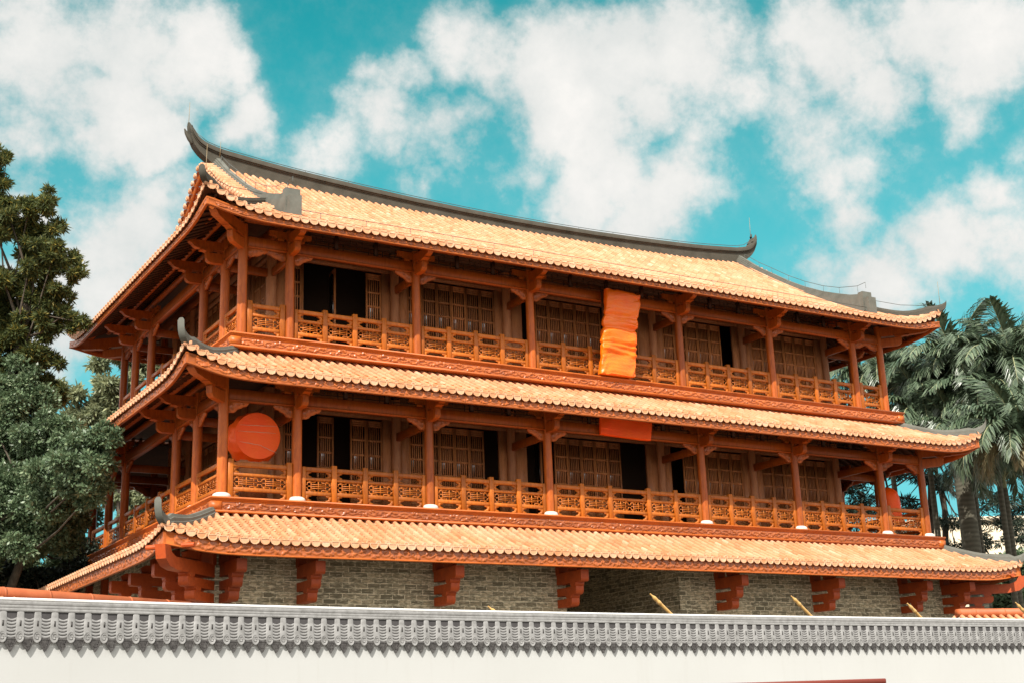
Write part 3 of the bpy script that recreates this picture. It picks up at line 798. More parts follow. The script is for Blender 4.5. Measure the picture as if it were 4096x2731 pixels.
def hip_ridge(o, F, u_in, left, front, horn, w=0.085, h=0.26, tip_out=0.20, name='hip_ridge', mat='hip_grey', roof_part=None):
    """ridge along the 45 degree hip ending in an upswept horn"""
    secs = []
    n = 16
    us = list(np.linspace(u_in, 0.25, n))
    cl = []
    for u in us:
        z = float(F(u, u)); lift = 0.0
        cl.append((u, z - 0.05, z + h + 0.10 * max(0, 1 - u / 0.9)))
    z = float(F(0.0, 0.0))
    for i, t in enumerate(np.linspace(0.15, 1, 9)):
        u = 0.25 - (0.25 + tip_out) * (1 - (1 - t) ** 2.0)
        zt = z + h + 0.02 + (horn - h) * t ** 1.9
        zb = z - 0.02 + (horn - 0.06) * t ** 2.2
        cl.append((u, min(zb, zt - 0.05), zt))
    m = MB()
    sx = 1 if left else -1; sy = 1 if front else -1
    ox = -o if left else WD + o; oy = -o if front else DP + o
    nx, ny = sy * 0.7071, -sx * 0.7071
    if left != front: nx, ny = -sx * 0.7071 * -1, 0.7071 * 1
    nrm = np.array([-sy, sx]) / 1.4142
    for (u, zb, zt) in cl:
        cx, cy = ox + sx * u, oy + sy * u
        ww = w * (1.0 if u > 0.1 else 0.85)
        hh = zt - zb; ring = []
        for (q, zz) in ((-ww * 1.25, zb), (-ww * 1.25, zb + hh * 0.42), (-ww, zb + hh * 0.46), (-ww, zb + hh * 0.72), (-ww * 0.8, zb + hh * 0.76), (-ww * 0.55, zt), (ww * 0.55, zt), (ww * 0.8, zb + hh * 0.76), (ww, zb + hh * 0.72), (ww, zb + hh * 0.46), (ww * 1.25, zb + hh * 0.42), (ww * 1.25, zb)):
            ring.append((cx + nrm[0] * q, cy + nrm[1] * q, zz))
        secs.append(ring)
    m.section(None, secs)
    return link(name, smooth_by_angle(m.mesh(name, mat), 35), (0, 0, 0), 0, roof_part)
def recalc(me):
    import bmesh
    b = bmesh.new(); b.from_mesh(me); bmesh.ops.recalc_face_normals(b, faces=b.faces); b.to_mesh(me); b.free(); return me

def roof(o, z0, g, cv, R, Lc, umax, gable, board_z, board_R, hgt, horn, hips, u_in, hip_h=0.26, lift=0.0):
    F = roof_surface(o, z0, g, cv, R, Lc, max(umax), lift)
    cov, drip = roof_tiles(o, F, umax, (0, 1, 2, 3), gable)
    rp = part('roof', cov.mesh('roof', 'terracotta_tile', True))
    link('eave_tiles', smooth_by_angle(drip.mesh('eave_tiles', 'drip_tile'), 30), (0, 0, 0), 0, rp)
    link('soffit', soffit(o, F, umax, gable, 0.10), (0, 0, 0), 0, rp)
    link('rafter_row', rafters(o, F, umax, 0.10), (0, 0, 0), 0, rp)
    zb = lambda p: board_z + board_R * np.exp(-(np.maximum(p, 0) / Lc) ** 1.5)
    for side in range(4):
        q, carv = eave_board(o, F, zb, side, rp, hgt)
        if carv is not None: link('carving', carv, (0, 0, 0), 0, rp)
    for (l, f) in ((True, True), (False, True), (True, False), (False, False)):
        hp = hip_ridge(o, F, u_in, l, f, horn, h=hip_h, roof_part=rp, mat=hips)
        recalc(hp.data)
    return rp, F
roof(2.08, -1.43, 0.44, 0.02, 0.24, 0.9, (1.85, 1.85), None, -1.82, 0.20, 0.335, 0.62, 'hip_grey', 1.9, 0.22)
roof(1.52, 2.97, 0.46, 0.01, 0.42, 0.8, (2.1, 2.1), None, 2.64, 0.30, 0.295, 0.60, 'hip_grey', 1.95, 0.22)
O3 = 0.94; RIDGE_Y = DP / 2
UG = 1.8 + O3
rp3, F3 = roof(O3, 7.45, 0.43, 0.0155, 0.56, 0.85, (RIDGE_Y + O3, UG), UG, 7.19, 0.26, 0.225, 0.42, 'ridge_grey', UG - 0.05, 0.24, 0.36)
prof3 = lambda u: F3(UG, u)

# verge strips and gable walls
for xg, s in ((1.8, 1), (WD - 1.8, -1)):
    cov = MB(); dr = MB()
    for yside in (1, -1):
        for k in range(int((RIDGE_Y + O3 - 1.7) / 0.255)):
            u = 1.75 + k * 0.255
            w0 = 0.56
            xs = np.linspace(0, w0, 5)
            for j in range(4):
                th = np.linspace(0, PI, 7)
                X = np.stack([xs[j:j + 2] + np.array([0, 0.02])] * 7, 1); rr = np.array([[0.058], [0.068]])
                U = u + rr * np.cos(th)[None, :]
                Z = prof3(u) + 0.12 - 0.14 * X + rr * np.sin(th)[None, :] + (U - u) * 0.6
                Yw = U - O3 if yside == 1 else DP + O3 - U
                cov.grid(np.stack([xg - s * X, Yw, Z], -1))
            U2 = np.array([u + 0.05, u + 0.205]); X2 = np.linspace(0, w0, 3)
            XX, UU = np.meshgrid(X2, U2, indexing='ij'); Z = prof3(UU) + 0.10 - 0.14 * XX
            cov.grid(np.stack([xg - s * XX, UU - O3 if yside == 1 else DP + O3 - UU, Z], -1))
            yc = u - O3 if yside == 1 else DP + O3 - u
            zc = prof3(u) + 0.12 - 0.14 * w0
            dr.tube([(xg - s * w0, yc, zc + 0.01), (xg - s * (w0 + 0.04), yc, zc + 0.005)], 0.07, 10)
            dr.tube([(xg - s * (w0 + 0.01), yc + yside * 0.128, zc - 0.01), (xg - s * (w0 + 0.03), yc + yside * 0.128, zc - 0.02)], 0.095, 10)
    v = link('verge_tiles', cov.mesh('verge_tiles', 'terracotta_tile', True), (0, 0, 0), 0, rp3)
    link('verge_drip_row', dr.mesh('verge_drip_row', 'drip_tile'), (0, 0, 0), 0, rp3)
    us = np.linspace(1.0, RIDGE_Y + O3, 12)
    poly = [(u - O3, prof3(u) - 0.12) for u in us] + [(DP + O3 - u, prof3(u) - 0.12) for u in us[::-1][1:]]
    m = MB(); m.prism(poly, 'x', xg + s * 0.1 - 0.05, xg + s * 0.1 + 0.05)
    link('gable_wall', recalc(m.mesh('gable_wall', 'wood_fascia')), (0, 0, 0), 0, rp3)
    # barge board under the verge
    m = MB()
    for yside in (1, -1):
        for i in range(len(us) - 1):
            ua, ub = us[i], us[i + 1]
            if ua < 1.6: continue
            ya, yb = (ua - O3, ub - O3) if yside == 1 else (DP + O3 - ua, DP + O3 - ub)
            x0, x1 = sorted((xg - s * 0.50, xg - s * 0.44))
            m.addv([(x0, ya, prof3(ua) - 0.34), (x0, yb, prof3(ub) - 0.34), (x0, yb, prof3(ub) + 0.08), (x0, ya, prof3(ua) + 0.08), (x1, ya, prof3(ua) - 0.34), (x1, yb, prof3(ub) - 0.34), (x1, yb, prof3(ub) + 0.08), (x1, ya, prof3(ua) + 0.08)],
                   [(0, 1, 2, 3), (7, 6, 5, 4), (0, 4, 5, 1), (3, 2, 6, 7)])
    link('barge_board', recalc(m.mesh('barge_board', 'wood_fascia')), (0, 0, 0), 0, rp3)
    # stepped descending ridges
    for yside in (1, -1):
        secs = []
        pts = [(6.60, 12.30), (6.05, 11.87), (5.4, 11.36), (4.7, 10.90), (3.8, 10.30), (2.94, 9.80), (2.0, 9.33), (1.2, 9.0), (0.62, 8.78), (0.30, 8.70), (0.12, 8.68)]
        for (y, zt) in pts:
            u = y + O3; zb = prof3(u) - 0.05; h = zt - zb; ring = []
            for (q, zz) in ((-0.21, zb), (-0.21, zt - 0.20), (-0.165, zt - 0.20), (-0.165, zt - 0.13), (-0.12, zt - 0.13), (-0.12, zt - 0.06), (-0.075, zt - 0.06), (-0.075, zt), (0.075, zt), (0.075, zt - 0.06), (0.12, zt - 0.06), (0.12, zt - 0.13), (0.165, zt - 0.13), (0.165, zt - 0.20), (0.21, zt - 0.20), (0.21, zb)):
                ring.append((xg + q, y if yside == 1 else DP - y, zz))
            secs.append(ring)
        m = MB(); m.section(None, secs)
        y0, y1, y2 = (0.12, -0.12, -0.34) if yside == 1 else (DP - 0.12, DP + 0.12, DP + 0.34)
        m.box(xg - 0.22, xg + 0.22, min(y0, y1) + 0.002, max(y0, y1) - 0.002, 7.75, 8.68)
        m.box(xg - 0.18, xg + 0.18, min(y1, y2), max(y1, y2) - 0.002, 7.7, 8.42)
        link('descending_ridge', smooth_by_angle(recalc(m.mesh('descending_ridge', 'hip_grey')), 25), (0, 0, 0), 0, rp3)

# main ridge: tall grey wall with cornice, sagging middle and forked swallow-tail ends
def interp(x, pts): return float(np.interp(x, [p[0] for p in pts], [p[1] for p in pts]))
half_top = [(0.86, 13.26), (0.90, 13.12), (0.99, 12.98), (1.12, 12.82), (1.30, 12.70), (1.6, 12.60), (2.0, 12.52), (2.6, 12.46), (3.5, 12.37), (4.5, 12.29), (6.5, 12.18), (9, 12.08), (11, 12.035), (12.85, 12.02)]
half_bot = [(0.86, 12.92), (0.90, 12.74), (0.99, 12.54), (1.16, 12.33), (1.40, 12.14), (1.64, 11.98), (1.9, 11.8), (2.4, 11.62), (4.5, 11.44), (9, 11.38), (12.85, 11.36)]
xs = np.concatenate([np.array([0.88, 0.93, 1.0, 1.1, 1.2, 1.35, 1.5, 1.75, 2.0, 2.5, 3.2, 4.2, 5.5, 7, 9, 11]), [12.843]])
xs = np.concatenate([xs, WD - xs[::-1][1:]])
secs = []
for x in xs:
    q = min(x, WD - x); zt = interp(q, half_top); zb = interp(q, half_bot); h = zt - zb
    c1, c2, c3 = zt - min(0.09, h * .3), zt - min(0.17, h * .5), zt - min(0.22, h * .6)
    ring = []
    for (y, z) in ((-0.17, zb), (-0.17, c3), (-0.205, c3), (-0.205, c2), (-0.255, c2), (-0.255, c1), (-0.22, zt), (0.22, zt), (0.255, c1), (0.255, c2), (0.205, c2), (0.205, c3), (0.17, c3), (0.17, zb)):
        ring.append((x, RIDGE_Y + y, z))
    secs.append(ring)
m = MB(); m.section(None, secs)
for s in (1, -1):
    fx = lambda x: x if s == 1 else WD - x
    for dy in (-0.14, 0.14):       # two upper prongs
        m.tube([(fx(1.0), RIDGE_Y + dy, 12.9), (fx(0.90), RIDGE_Y + dy, 13.06), (fx(0.83 + 0.03 * (dy > 0)), RIDGE_Y + dy * 0.9, 13.2 + 0.06 * (dy > 0)), (fx(0.80 + 0.04 * (dy > 0)), RIDGE_Y + dy * 0.8, 13.30 + 0.1 * (dy > 0))], [0.09, 0.08, 0.055, 0.02], 8)
    m.tube([(fx(0.98), RIDGE_Y, 12.66), (fx(0.86), RIDGE_Y, 12.8), (fx(0.75), RIDGE_Y, 12.96), (fx(0.69), RIDGE_Y, 13.1)], [0.10, 0.09, 0.06, 0.02], 8)
link('main_ridge', smooth_by_angle(recalc(m.mesh('main_ridge', 'ridge_grey')), 25), (0, 0, 0), 0, rp3)
# lightning conductors
m = MB(); P = []
for x in np.linspace(1.05, WD - 1.05, 60):
    P.append((x, RIDGE_Y - 0.05, interp(min(x, WD - x), half_top) + 0.13))
m.tube(P, 0.012, 5)
for x in np.linspace(1.7, WD - 1.7, 15):
    z = interp(min(x, WD - x), half_top); m.tube([(x, RIDGE_Y - 0.05, z - 0.02), (x, RIDGE_Y - 0.05, z + 0.13)], 0.009, 4)
z = prof3(1.5)
P = [(x, 1.0 - O3 - 0.25, 7.45 + 0.43 * 0.75 + 0.27) for x in np.linspace(1.8, WD - 1.8, 12)]
m.tube(P, 0.010, 4)
for x in np.linspace(2.6, WD - 2.0, 16): m.tube([(x, 1.0 - O3 - 0.25, 7.45 + 0.3), (x, 1.0 - O3 - 0.25, 7.45 + 0.43 * 0.75 + 0.27)], 0.009, 4)
for s in (1, -1):
    fx = lambda x: x if s == 1 else WD - x
    P = []
    for (y, zt) in ((6.2, 12.1), (5.4, 11.5), (4.7, 11.04), (3.8, 10.44), (2.94, 9.94), (2.0, 9.47), (1.2, 9.16), (0.3, 8.95), (-0.1, 8.97)):
        P.append((fx(1.8), y, zt + 0.08)); m.tube([(fx(1.8), y, zt - 0.15), (fx(1.8), y, zt + 0.08)], 0.008, 4)
    m.tube(P, 0.010, 4)
    P = [(fx(x), x, z_) for (x, z_) in ((1.5, 9.05), (0.7, 8.75), (0.0, 8.45), (-0.5, 8.35), (-0.8, 8.45))]
    m.tube(P, 0.010, 4)
    P = [(fx(x), DP - x, z_) for (x, z_) in ((1.5, 9.05), (0.7, 8.75), (0.0, 8.45), (-0.5, 8.35), (-0.8, 8.45))]
    m.tube(P, 0.010, 4)
link('lightning_wire', m.mesh('lightning_wire', 'metal_wire'), (0, 0, 0), 0, rp3)
for (x, y, z0, z1) in ((0.86, RIDGE_Y + 0.14, 13.2, 14.15), (WD - 0.86, RIDGE_Y + 0.14, 13.2, 14.15), (-0.98, -0.98, 8.2, 9.1), (WD + 0.98, -0.98, 8.2, 9.2), (-0.98, DP + 0.98, 8.2, 9.3), (1.8, 6.35, 12.2, 12.75)):
    m = MB(); m.tube([(x, y, z0), (x + 0.02, y, z1)], [0.011, 0.006], 6)
    link('lightning_rod', m.mesh('lightning_rod', 'metal_rod'), (0, 0, 0), 0, rp3)

# ================================================================== CLOTH-WRAPPED THINGS
def fbm1(x, s): return math.sin(x * 2.1 + s) * 0.5 + math.sin(x * 4.7 + s * 2.3) * 0.3 + math.sin(x * 9.3 + s * 5.1) * 0.2
# tall wrapped plaque hanging in front of the upper gallery
def wrapped_plaque():
    m = MB(); rows, colsn = 80, 48
    zs = np.linspace(0, 1, rows); secs = []
    for t in zs:
        z = 7.20 + (4.50 - 7.20) * t
        xc = 13.05 + (12.78 - 13.05) * t + 0.02 * math.sin(t * 9)
        yc = 0.02 + 0.20 * t
        w = 0.655 + 0.012 * math.sin(t * 22) + 0.008 * math.sin(t * 51 + 1)
        # bands: top bag, tied creases at 0.42 and 0.62
        pin = 0.035 * math.exp(-((t - 0.30) / 0.02) ** 2) + 0.05 * math.exp(-((t - 0.445) / 0.018) ** 2) + 0.05 * math.exp(-((t - 0.64) / 0.016) ** 2)
        w -= pin; d = 0.12 - pin * 0.9 + 0.03 * math.sin(t * 14 + 0.5)
        ring = []
        for k in range(colsn):
            a = 2 * PI * k / colsn; ca, sa = math.cos(a), math.sin(a)
            e = 0.38
            x = w * math.copysign(abs(ca) ** e, ca); y = d * math.copysign(abs(sa) ** e, sa)
            if sa < 0:
                u = x / w
                y -= 0.016 * math.sin(23 * t + 9 * u + 2.5 * math.sin(7 * u + 6 * t)) * (0.4 + 0.6 * t) + 0.022 * fbm1((t * 3.2 + u * 0.25) * 4.5, 1.0) + 0.016 * math.sin(16 * t + 3.2 * u + 1.2 * math.sin(5 * t))
                y -= 0.05 * math.exp(-((t - 0.655 - 0.012 * u) / 0.012) ** 2) + 0.045 * math.exp(-((t - 0.72 - 0.03 * u) / 0.02) ** 2) + 0.04 * math.exp(-((t - 0.375 - 0.035 * u) / 0.016) ** 2) * (u > -0.4)
            zz = z + 0.03 * fbm1(x * 3, 2.0) * (1 if t < 0.1 or t > 0.94 else 0.3) - (0.07 * x if t < 0.05 else 0)
            ring.append((xc + x, yc + y, zz))
        secs.append(ring)
    m.section(None, secs); return smooth_by_angle(recalc(m.mesh('wrapped_plaque', 'orange_satin')), 80)
o = link('wrapped_plaque', wrapped_plaque())
tag(o, 'tall plaque wrapped in creased shiny orange cloth hanging over the top gallery railing', 'wrapped plaque')
m = MB(); m.bevbox(12.40, 12.47, 0.22, 0.30, 4.5, 7.25, 0.01); link('support_pole', m.mesh('support_pole', 'wood_dark'), (0, 0, 0), 0, o)
# wide wrapped signboard under the middle eave
def wrapped_sign():
    m = MB(); secs = []
    for t in np.linspace(0, 1, 30):
        z = 3.35 + (2.40 - 3.35) * t; yc = -0.42 + 0.14 * t; ring = []
        for k in range(48):
            a = 2 * PI * k / 48; ca, sa = math.cos(a), math.sin(a); e = 0.3
            w = 0.98 - 0.03 * t; x = w * math.copysign(abs(ca) ** e, ca); y = 0.07 * math.copysign(abs(sa) ** e, sa)
            u = x / w
            if sa < 0: y -= 0.014 * math.sin(7 * t + 4 * u) + 0.012 * fbm1(u * 3 + t * 2, 3.0)
            ring.append((12.62 + x, yc + y, z - 0.03 * u * (t > 0.8) + 0.014 * fbm1(u * 5, 4.0) * (t > 0.9)))
        secs.append(ring)
    m.section(None, secs); return smooth_by_angle(recalc(m.mesh('wrapped_signboard', 'red_orange_cloth')), 80)
o = link('wrapped_signboard', wrapped_sign())
tag(o, 'wide signboard wrapped in matte red-orange cloth, half hidden under the middle eave', 'wrapped signboard')
# big drum wrapped in orange cloth
def drum():
    m = MB(); R = 0.635; secs = []
    cx, cz = 1.13, 1.71; y0 = 0.47
    prof = [(0.0, 0.0), (0.30, -0.004), (0.60, 0.0), (0.985, 0.008), (1.0, 0.035), (1.0, 0.10), (1.045, 0.2), (1.075, 0.35), (1.06, 0.55), (1.0, 0.72), (0.9, 0.74)]
    n = 56
    for (r, y) in prof[1:]:
        ring = []
        for k in range(n):
            a = 2 * PI * k / n
            wr = 1 + (0.028 * math.sin(a * 13 + y * 9) + 0.022 * math.sin(a * 7 + y * 14)) * (y > 0.05)
            sag = -0.05 * max(0, -math.sin(a)) * (0.05 < y)
            ring.append((cx + R * r * wr * math.cos(a), y0 + y, cz + R * r * wr * math.sin(a) + sag))
        secs.append(ring)
    m.section(None, secs); return smooth_by_angle(recalc(m.mesh('wrapped_drum', 'red_orange_cloth')), 50)
o = link('wrapped_drum', drum())
tag(o, 'big round drum wrapped in orange cloth at the left corner of the middle gallery', 'drum')
m = MB()
for (z, xa, xb, dz) in ((2.05, -0.53, 0.52, 0.02), (1.88, -0.56, 0.50, 0.01), (1.60, -0.52, 0.1, -0.03), (1.56, 0.0, 0.53, -0.10)):
    q = 14; F_ = []
    for i in range(q + 1):
        x = xa + (xb - xa) * i / q; F_.append((1.13 + x, 0.455, z - 0.09 + dz * i / q * 2 + 0.003 * math.sin(i * 1.3)))
    m.tube(F_, [0.003 + 0.006 * math.sin(PI * i / q) for i in range(q + 1)], 5)
link('fold_highlight', m.mesh('fold_highlight', 'fold_glint'), (0, 0, 0), 0, o)  # thin pale streaks put the sheen of the folds into the shape
m = MB(); m.box(0.80, 1.46, 0.62, 1.02, DECK[2], 1.0); m.box(0.70, 1.56, 0.58, 1.06, 0.94, 1.06); link('stand', m.mesh('stand', 'wood_jamb'), (0, 0, 0), 0, o)
# bell wrapped in red cloth at the right corner
m = MB(); secs = []
for (r, z) in ((0.05, 1.80), (0.17, 1.74), (0.30, 1.62), (0.36, 1.42), (0.385, 1.15), (0.40, 0.85), (0.42, 0.62), (0.44, 0.52), (0.36, 0.50)):
    secs.append([(25.0 - 0.0 + r * (1 + 0.03 * math.sin(7 * a + z * 5)) * math.cos(a), 0.98 + r * (1 + 0.03 * math.sin(7 * a + z * 5)) * math.sin(a), z) for a in np.linspace(0, 2 * PI, 36, endpoint=False)])
m.section(None, secs)
o = link('wrapped_bell', smooth_by_angle(recalc(m.mesh('wrapped_bell', 'red_orange_cloth')), 60))
tag(o, 'hanging bell wrapped in red-orange cloth at the right corner of the middle gallery', 'bell')
m = MB(); m.tube([(25.0, 0.98, 1.78), (24.97, 0.98, 1.95), (24.9, 0.98, 2.5), (24.9, 0.98, 3.2)], 0.035, 8); link('hanger', m.mesh('hanger', 'interior_dark'), (0, 0, 0), 0, o)

# ================================================================== FOREGROUND HOARDING (printed wall and coping, built as shallow relief)
wp = np.array([(-12.5, -20.3), (-8.69, -19.517), (-4.914, -19.003), (-0.216, -18.72), (6.696, -18.645), (11.5, -18.75)])
ZT = -4.590
def spline(pts, n):
    d = np.concatenate([[0], np.cumsum(np.linalg.norm(np.diff(pts, axis=0), axis=1))])
    def cr(i, t):
        p0 = pts[max(i - 1, 0)]; p1 = pts[i]; p2 = pts[i + 1]; p3 = pts[min(i + 2, len(pts) - 1)]
        return 0.5 * (2 * p1 + (p2 - p0) * t + (2 * p0 - 5 * p1 + 4 * p2 - p3) * t * t + (3 * p1 - p0 - 3 * p2 + p3) * t ** 3)
    out = []
    for i in range(len(pts) - 1):
        for t in np.linspace(0, 1, n, endpoint=False): out.append(cr(i, t))
    out.append(pts[-1]); return np.array(out)
WL = spline(wp, 12)
dl = np.concatenate([[0], np.cumsum(np.linalg.norm(np.diff(WL, axis=0), axis=1))])
def wpt(s):
    return np.array([np.interp(s, dl, WL[:, 0]), np.interp(s, dl, WL[:, 1])])
def wnrm(s):
    d = wpt(min(s + 0.05, dl[-1])) - wpt(max(s - 0.05, 0)); d /= np.linalg.norm(d); return d, np.array([d[1], -d[0]])   # tangent, outward (towards the viewer)
def W3(s, out, z):
    out = out if out < 0 else out * 0.22
    p = wpt(s); d, n = wnrm(s); return (p[0] + n[0] * out, p[1] + n[1] * out, ZT + z)
def strip(prof, step=0.25):
    ss = np.linspace(0, dl[-1], int(dl[-1] / step)); P = np.array([[W3(s, o_, z_) for (o_, z_) in prof] for s in ss]); return P
m = MB(); m.grid(strip([(-0.02, -0.012), (-0.02, -2.91)])); m.grid(strip([(-0.26, -2.91), (-0.26, -0.012)])); m.grid(strip([(-0.26, -0.012), (-0.02, -0.012)]))
hoarding_ob = link('printed_hoarding', m.mesh('printed_hoarding', 'white_plaster', True))
tag(hoarding_ob, 'long white hoarding printed with a grey tile coping across the foreground', 'wall')
m = MB(); m.grid(strip([(-0.265, -0.02), (-0.265, 0.0), (0.03, 0.0), (0.034, -0.024), (0.02, -0.026)])); link('cap_strip', m.mesh('cap_strip', 'white_strip'), (0, 0, 0), 0, hoarding_ob)
pr = []
for (z0, z1, r) in ((-0.026, -0.068, 0.022), (-0.068, -0.096, 0.013), (-0.096, -0.128, 0.024)):
    for t in np.linspace(0, PI, 7): pr.append((0.010 + r * math.sin(t), z0 + (z1 - z0) * (1 - math.cos(t)) / 2))
m = MB(); m.grid(strip(pr)); link('coping_moulding', m.mesh('coping_moulding', 'grey_coping_tile', True), (0, 0, 0), 0, hoarding_ob)
m = MB(); m.grid(strip([(-0.008, -0.12), (0.002, -0.20), (0.012, -0.36), (0.0, -0.375)])); link('coping_back', m.mesh('coping_back', 'recess_shade_tile', True), (0, 0, 0), 0, hoarding_ob)
cv = MB(); dp = MB()
PT = 0.1642
s_off = None
# phase: one drip tip at (-8.57,-19.6)
for i, s in enumerate(np.linspace(0, dl[-1], 4000)):
    if s_off is None and wpt(s)[0] > -8.575: s_off = s
k0 = -int(s_off / PT)
for k in range(k0, int((dl[-1] - s_off) / PT)):
    sd = s_off + k * PT; s = sd + PT / 2          # drip centre, cover centre
    if s < 0.3 or s > dl[-1] - 0.3: continue
    # cover tile: leaning half round, belly forward, with a nail slot
    P = []
    for (z, out, r) in ((-0.118, 0.006, 0.024), (-0.135, 0.012, 0.033), (-0.17, 0.016, 0.036), (-0.195, 0.018, 0.035), (-0.20, 0.022, 0.039), (-0.26, 0.028, 0.040), (-0.31, 0.036, 0.042), (-0.335, 0.040, 0.040)):
        P.append([W3(s + r * math.cos(t), out + r * 0.75 * math.sin(t) - 0.008, z) for t in np.linspace(0, PI, 9)])
    cv.grid(np.array(P)[:, ::-1])
    cv.addv([W3(s - 0.010, 0.0605, -0.208), W3(s + 0.010, 0.0605, -0.208), W3(s + 0.010, 0.064, -0.262), W3(s - 0.010, 0.064, -0.262)], [])
    # end disc: rim, sunk face, scroll
    rings = []
    for (q, out) in ((1.0, 0.035), (1.0, 0.078), (0.80, 0.080), (0.74, 0.070), (0.0001, 0.068)):
        rings.append([W3(s + 0.041 * q * math.cos(t), out, -0.358 + 0.055 * q * math.sin(t)) for t in np.linspace(0, 2 * PI, 17)])
    cv.grid(np.array(rings)[:, ::-1])
    sp = [W3(s + (0.030 - 0.002 * j) * math.cos(0.7 * j), 0.071, -0.358 + (0.039 - 0.0028 * j) * math.sin(0.7 * j)) for j in range(11)]
    cv.tube(sp, 0.0058, 5)
    # pan ribs between covers
    for q in range(6):
        z = -0.205 - q * 0.031; out = 0.008 + q * 0.006
        P = []
        for tt in np.linspace(-1, 1, 7):
            zz = z + 0.012 * (tt * tt)
            P.append([W3(sd + tt * (PT / 2 - 0.036), out + 0.012 * math.sin(a) - 0.012 * (1 - tt * tt), zz + 0.011 * math.cos(a)) for a in np.linspace(0, PI, 5)])
        cv.grid(np.array(P))
    # drip tongue: pointed leaf
    out = 0.05
    outl = []
    for tt in np.linspace(-1, 1, 15):
        outl.append((tt * 0.063, -0.385 - 0.112 * (1 - abs(tt) ** 1.35) ** 0.95))
    F0 = [W3(sd + a, out, b) for a, b in outl]; F1 = [W3(sd + a * 0.72, out, -0.40 + (b + 0.40) * 0.70) for a, b in outl]; F2 = [W3(sd + a * 0.66, out - 0.008, -0.40 + (b + 0.40) * 0.64) for a, b in outl]
    B0 = [W3(sd + a, out - 0.03, b) for a, b in outl]
    dp.grid(np.array([B0, F0, F1, F2])); dp.addv(F2, [tuple(range(15))])
    for sgn in (-1, 1):
        dp.tube([W3(sd + sgn * 0.034, out - 0.006, -0.396), W3(sd + sgn * 0.02, out - 0.004, -0.42), W3(sd + sgn * 0.022, out - 0.004, -0.435), W3(sd + sgn * 0.006, out - 0.006, -0.45)], 0.005, 5)
    dp.addv([W3(sd - 0.063, out, -0.385), W3(sd + 0.063, out, -0.385), W3(sd + 0.06, 0.02, -0.36), W3(sd - 0.06, 0.02, -0.36)], [(0, 1, 2, 3)])
link('coping_tiles', smooth_by_angle(cv.mesh('coping_tiles', 'grey_coping_tile'), 50), (0, 0, 0), 0, hoarding_ob)
link('drip_tiles', smooth_by_angle(dp.mesh('drip_tiles', 'dark_drip_tile'), 40), (0, 0, 0), 0, hoarding_ob)
sl = MB()
for k in range(k0, int((dl[-1] - s_off) / PT)):
    s = s_off + (k + 0.5) * PT
    if s < 0.3 or s > dl[-1] - 0.3: continue
    sl.addv([W3(s - 0.009, 0.0515, -0.210), W3(s + 0.009, 0.0515, -0.210), W3(s + 0.009, 0.0545, -0.262), W3(s - 0.009, 0.0545, -0.262), W3(s - 0.009, 0.03, -0.210), W3(s + 0.009, 0.03, -0.210), W3(s + 0.009, 0.03, -0.262), W3(s - 0.009, 0.03, -0.262)],
            [(0, 1, 2, 3), (0, 4, 5, 1), (1, 5, 6, 2), (2, 6, 7, 3), (3, 7, 4, 0)])
link('slot_row', sl.mesh('slot_row', 'dark_drip_tile'), (0, 0, 0), 0, hoarding_ob)

# notice board in front of the hoarding
a = at(2853, 2725, 13.2); b = at(3538, 2718, 13.2 + 0.4); zt = 0.5 * (a[2] + b[2])
d = (b - a); d[2] = 0; Lb = np.linalg.norm(d); ang = math.atan2(d[1], d[0])
nb = link('notice_board', None, (a[0], a[1], GROUND), ang); hN = zt - GROUND
tag(nb, 'dark red framed notice board at the foot of the white hoarding', 'notice board')
m = MB(); m.bevbox(0, Lb, -0.04, 0.04, hN - 0.05, hN, 0.008); m.bevbox(0, Lb, -0.04, 0.04, 0.75, 0.80, 0.008); m.bevbox(0, 0.05, -0.038, 0.038, 0.8, hN - 0.05, 0.008); m.bevbox(Lb - 0.05, Lb, -0.038, 0.038, 0.8, hN - 0.05, 0.008); child('frame', m.mesh('frame', 'board_red'), nb)
m = MB(); m.box(0.05, Lb - 0.05, -0.015, 0.015, 0.8, hN - 0.05); child('panel', m.mesh('panel', 'board_white'), nb)
for x in (0.2, Lb - 0.2):
    m = MB(); m.bevbox(-0.04, 0.04, -0.03, 0.03, 0, 0.75, 0.006); child('leg', m.mesh('leg', 'board_red'), nb, (x, 0, 0))

# gold poles leaning behind the hoarding
m = MB(); dv = np.array([-0.80, -0.06, 0.60]); dv /= np.linalg.norm(dv); Lp = 6.1
m.tube([-dv * Lp, -dv * 0.25], 0.033, 10, True)
GP = smooth_by_angle(m.mesh('pole', 'gold_paint'), 40)
m = MB(); m.tube([-dv * 0.27, -dv * 0.26, -dv * 0.20, -dv * 0.18, -dv * 0.12, -dv * 0.10, -dv * 0.06, -dv * 0.03, dv * 0.04], [0.035, 0.041, 0.041, 0.033, 0.037, 0.039, 0.032, 0.017, 0.011], 10)
GF = smooth_by_angle(m.mesh('finial', 'gold_paint'), 40)
labs = ['gold pole showing only its tip, left of the brick recess', 'gold pole leaning across the dark brick recess', 'gold pole leaning under the second bracket right of the brick recess',
        'gold pole leaning under the rightmost brick-wall bracket', 'gold pole at the far right edge beside the orange coping']
for (x, z), lb in zip(((0.90, -3.90), (4.47, -3.62), (8.04, -3.60), (11.36, -3.70), (14.87, -3.63)), labs):
    o = link('leaning_pole', None, (x, -12.0, z)); tag(o, lb, 'pole', 'gold poles leaning behind the white wall')
    child('pole', GP, o); child('finial', GF, o)

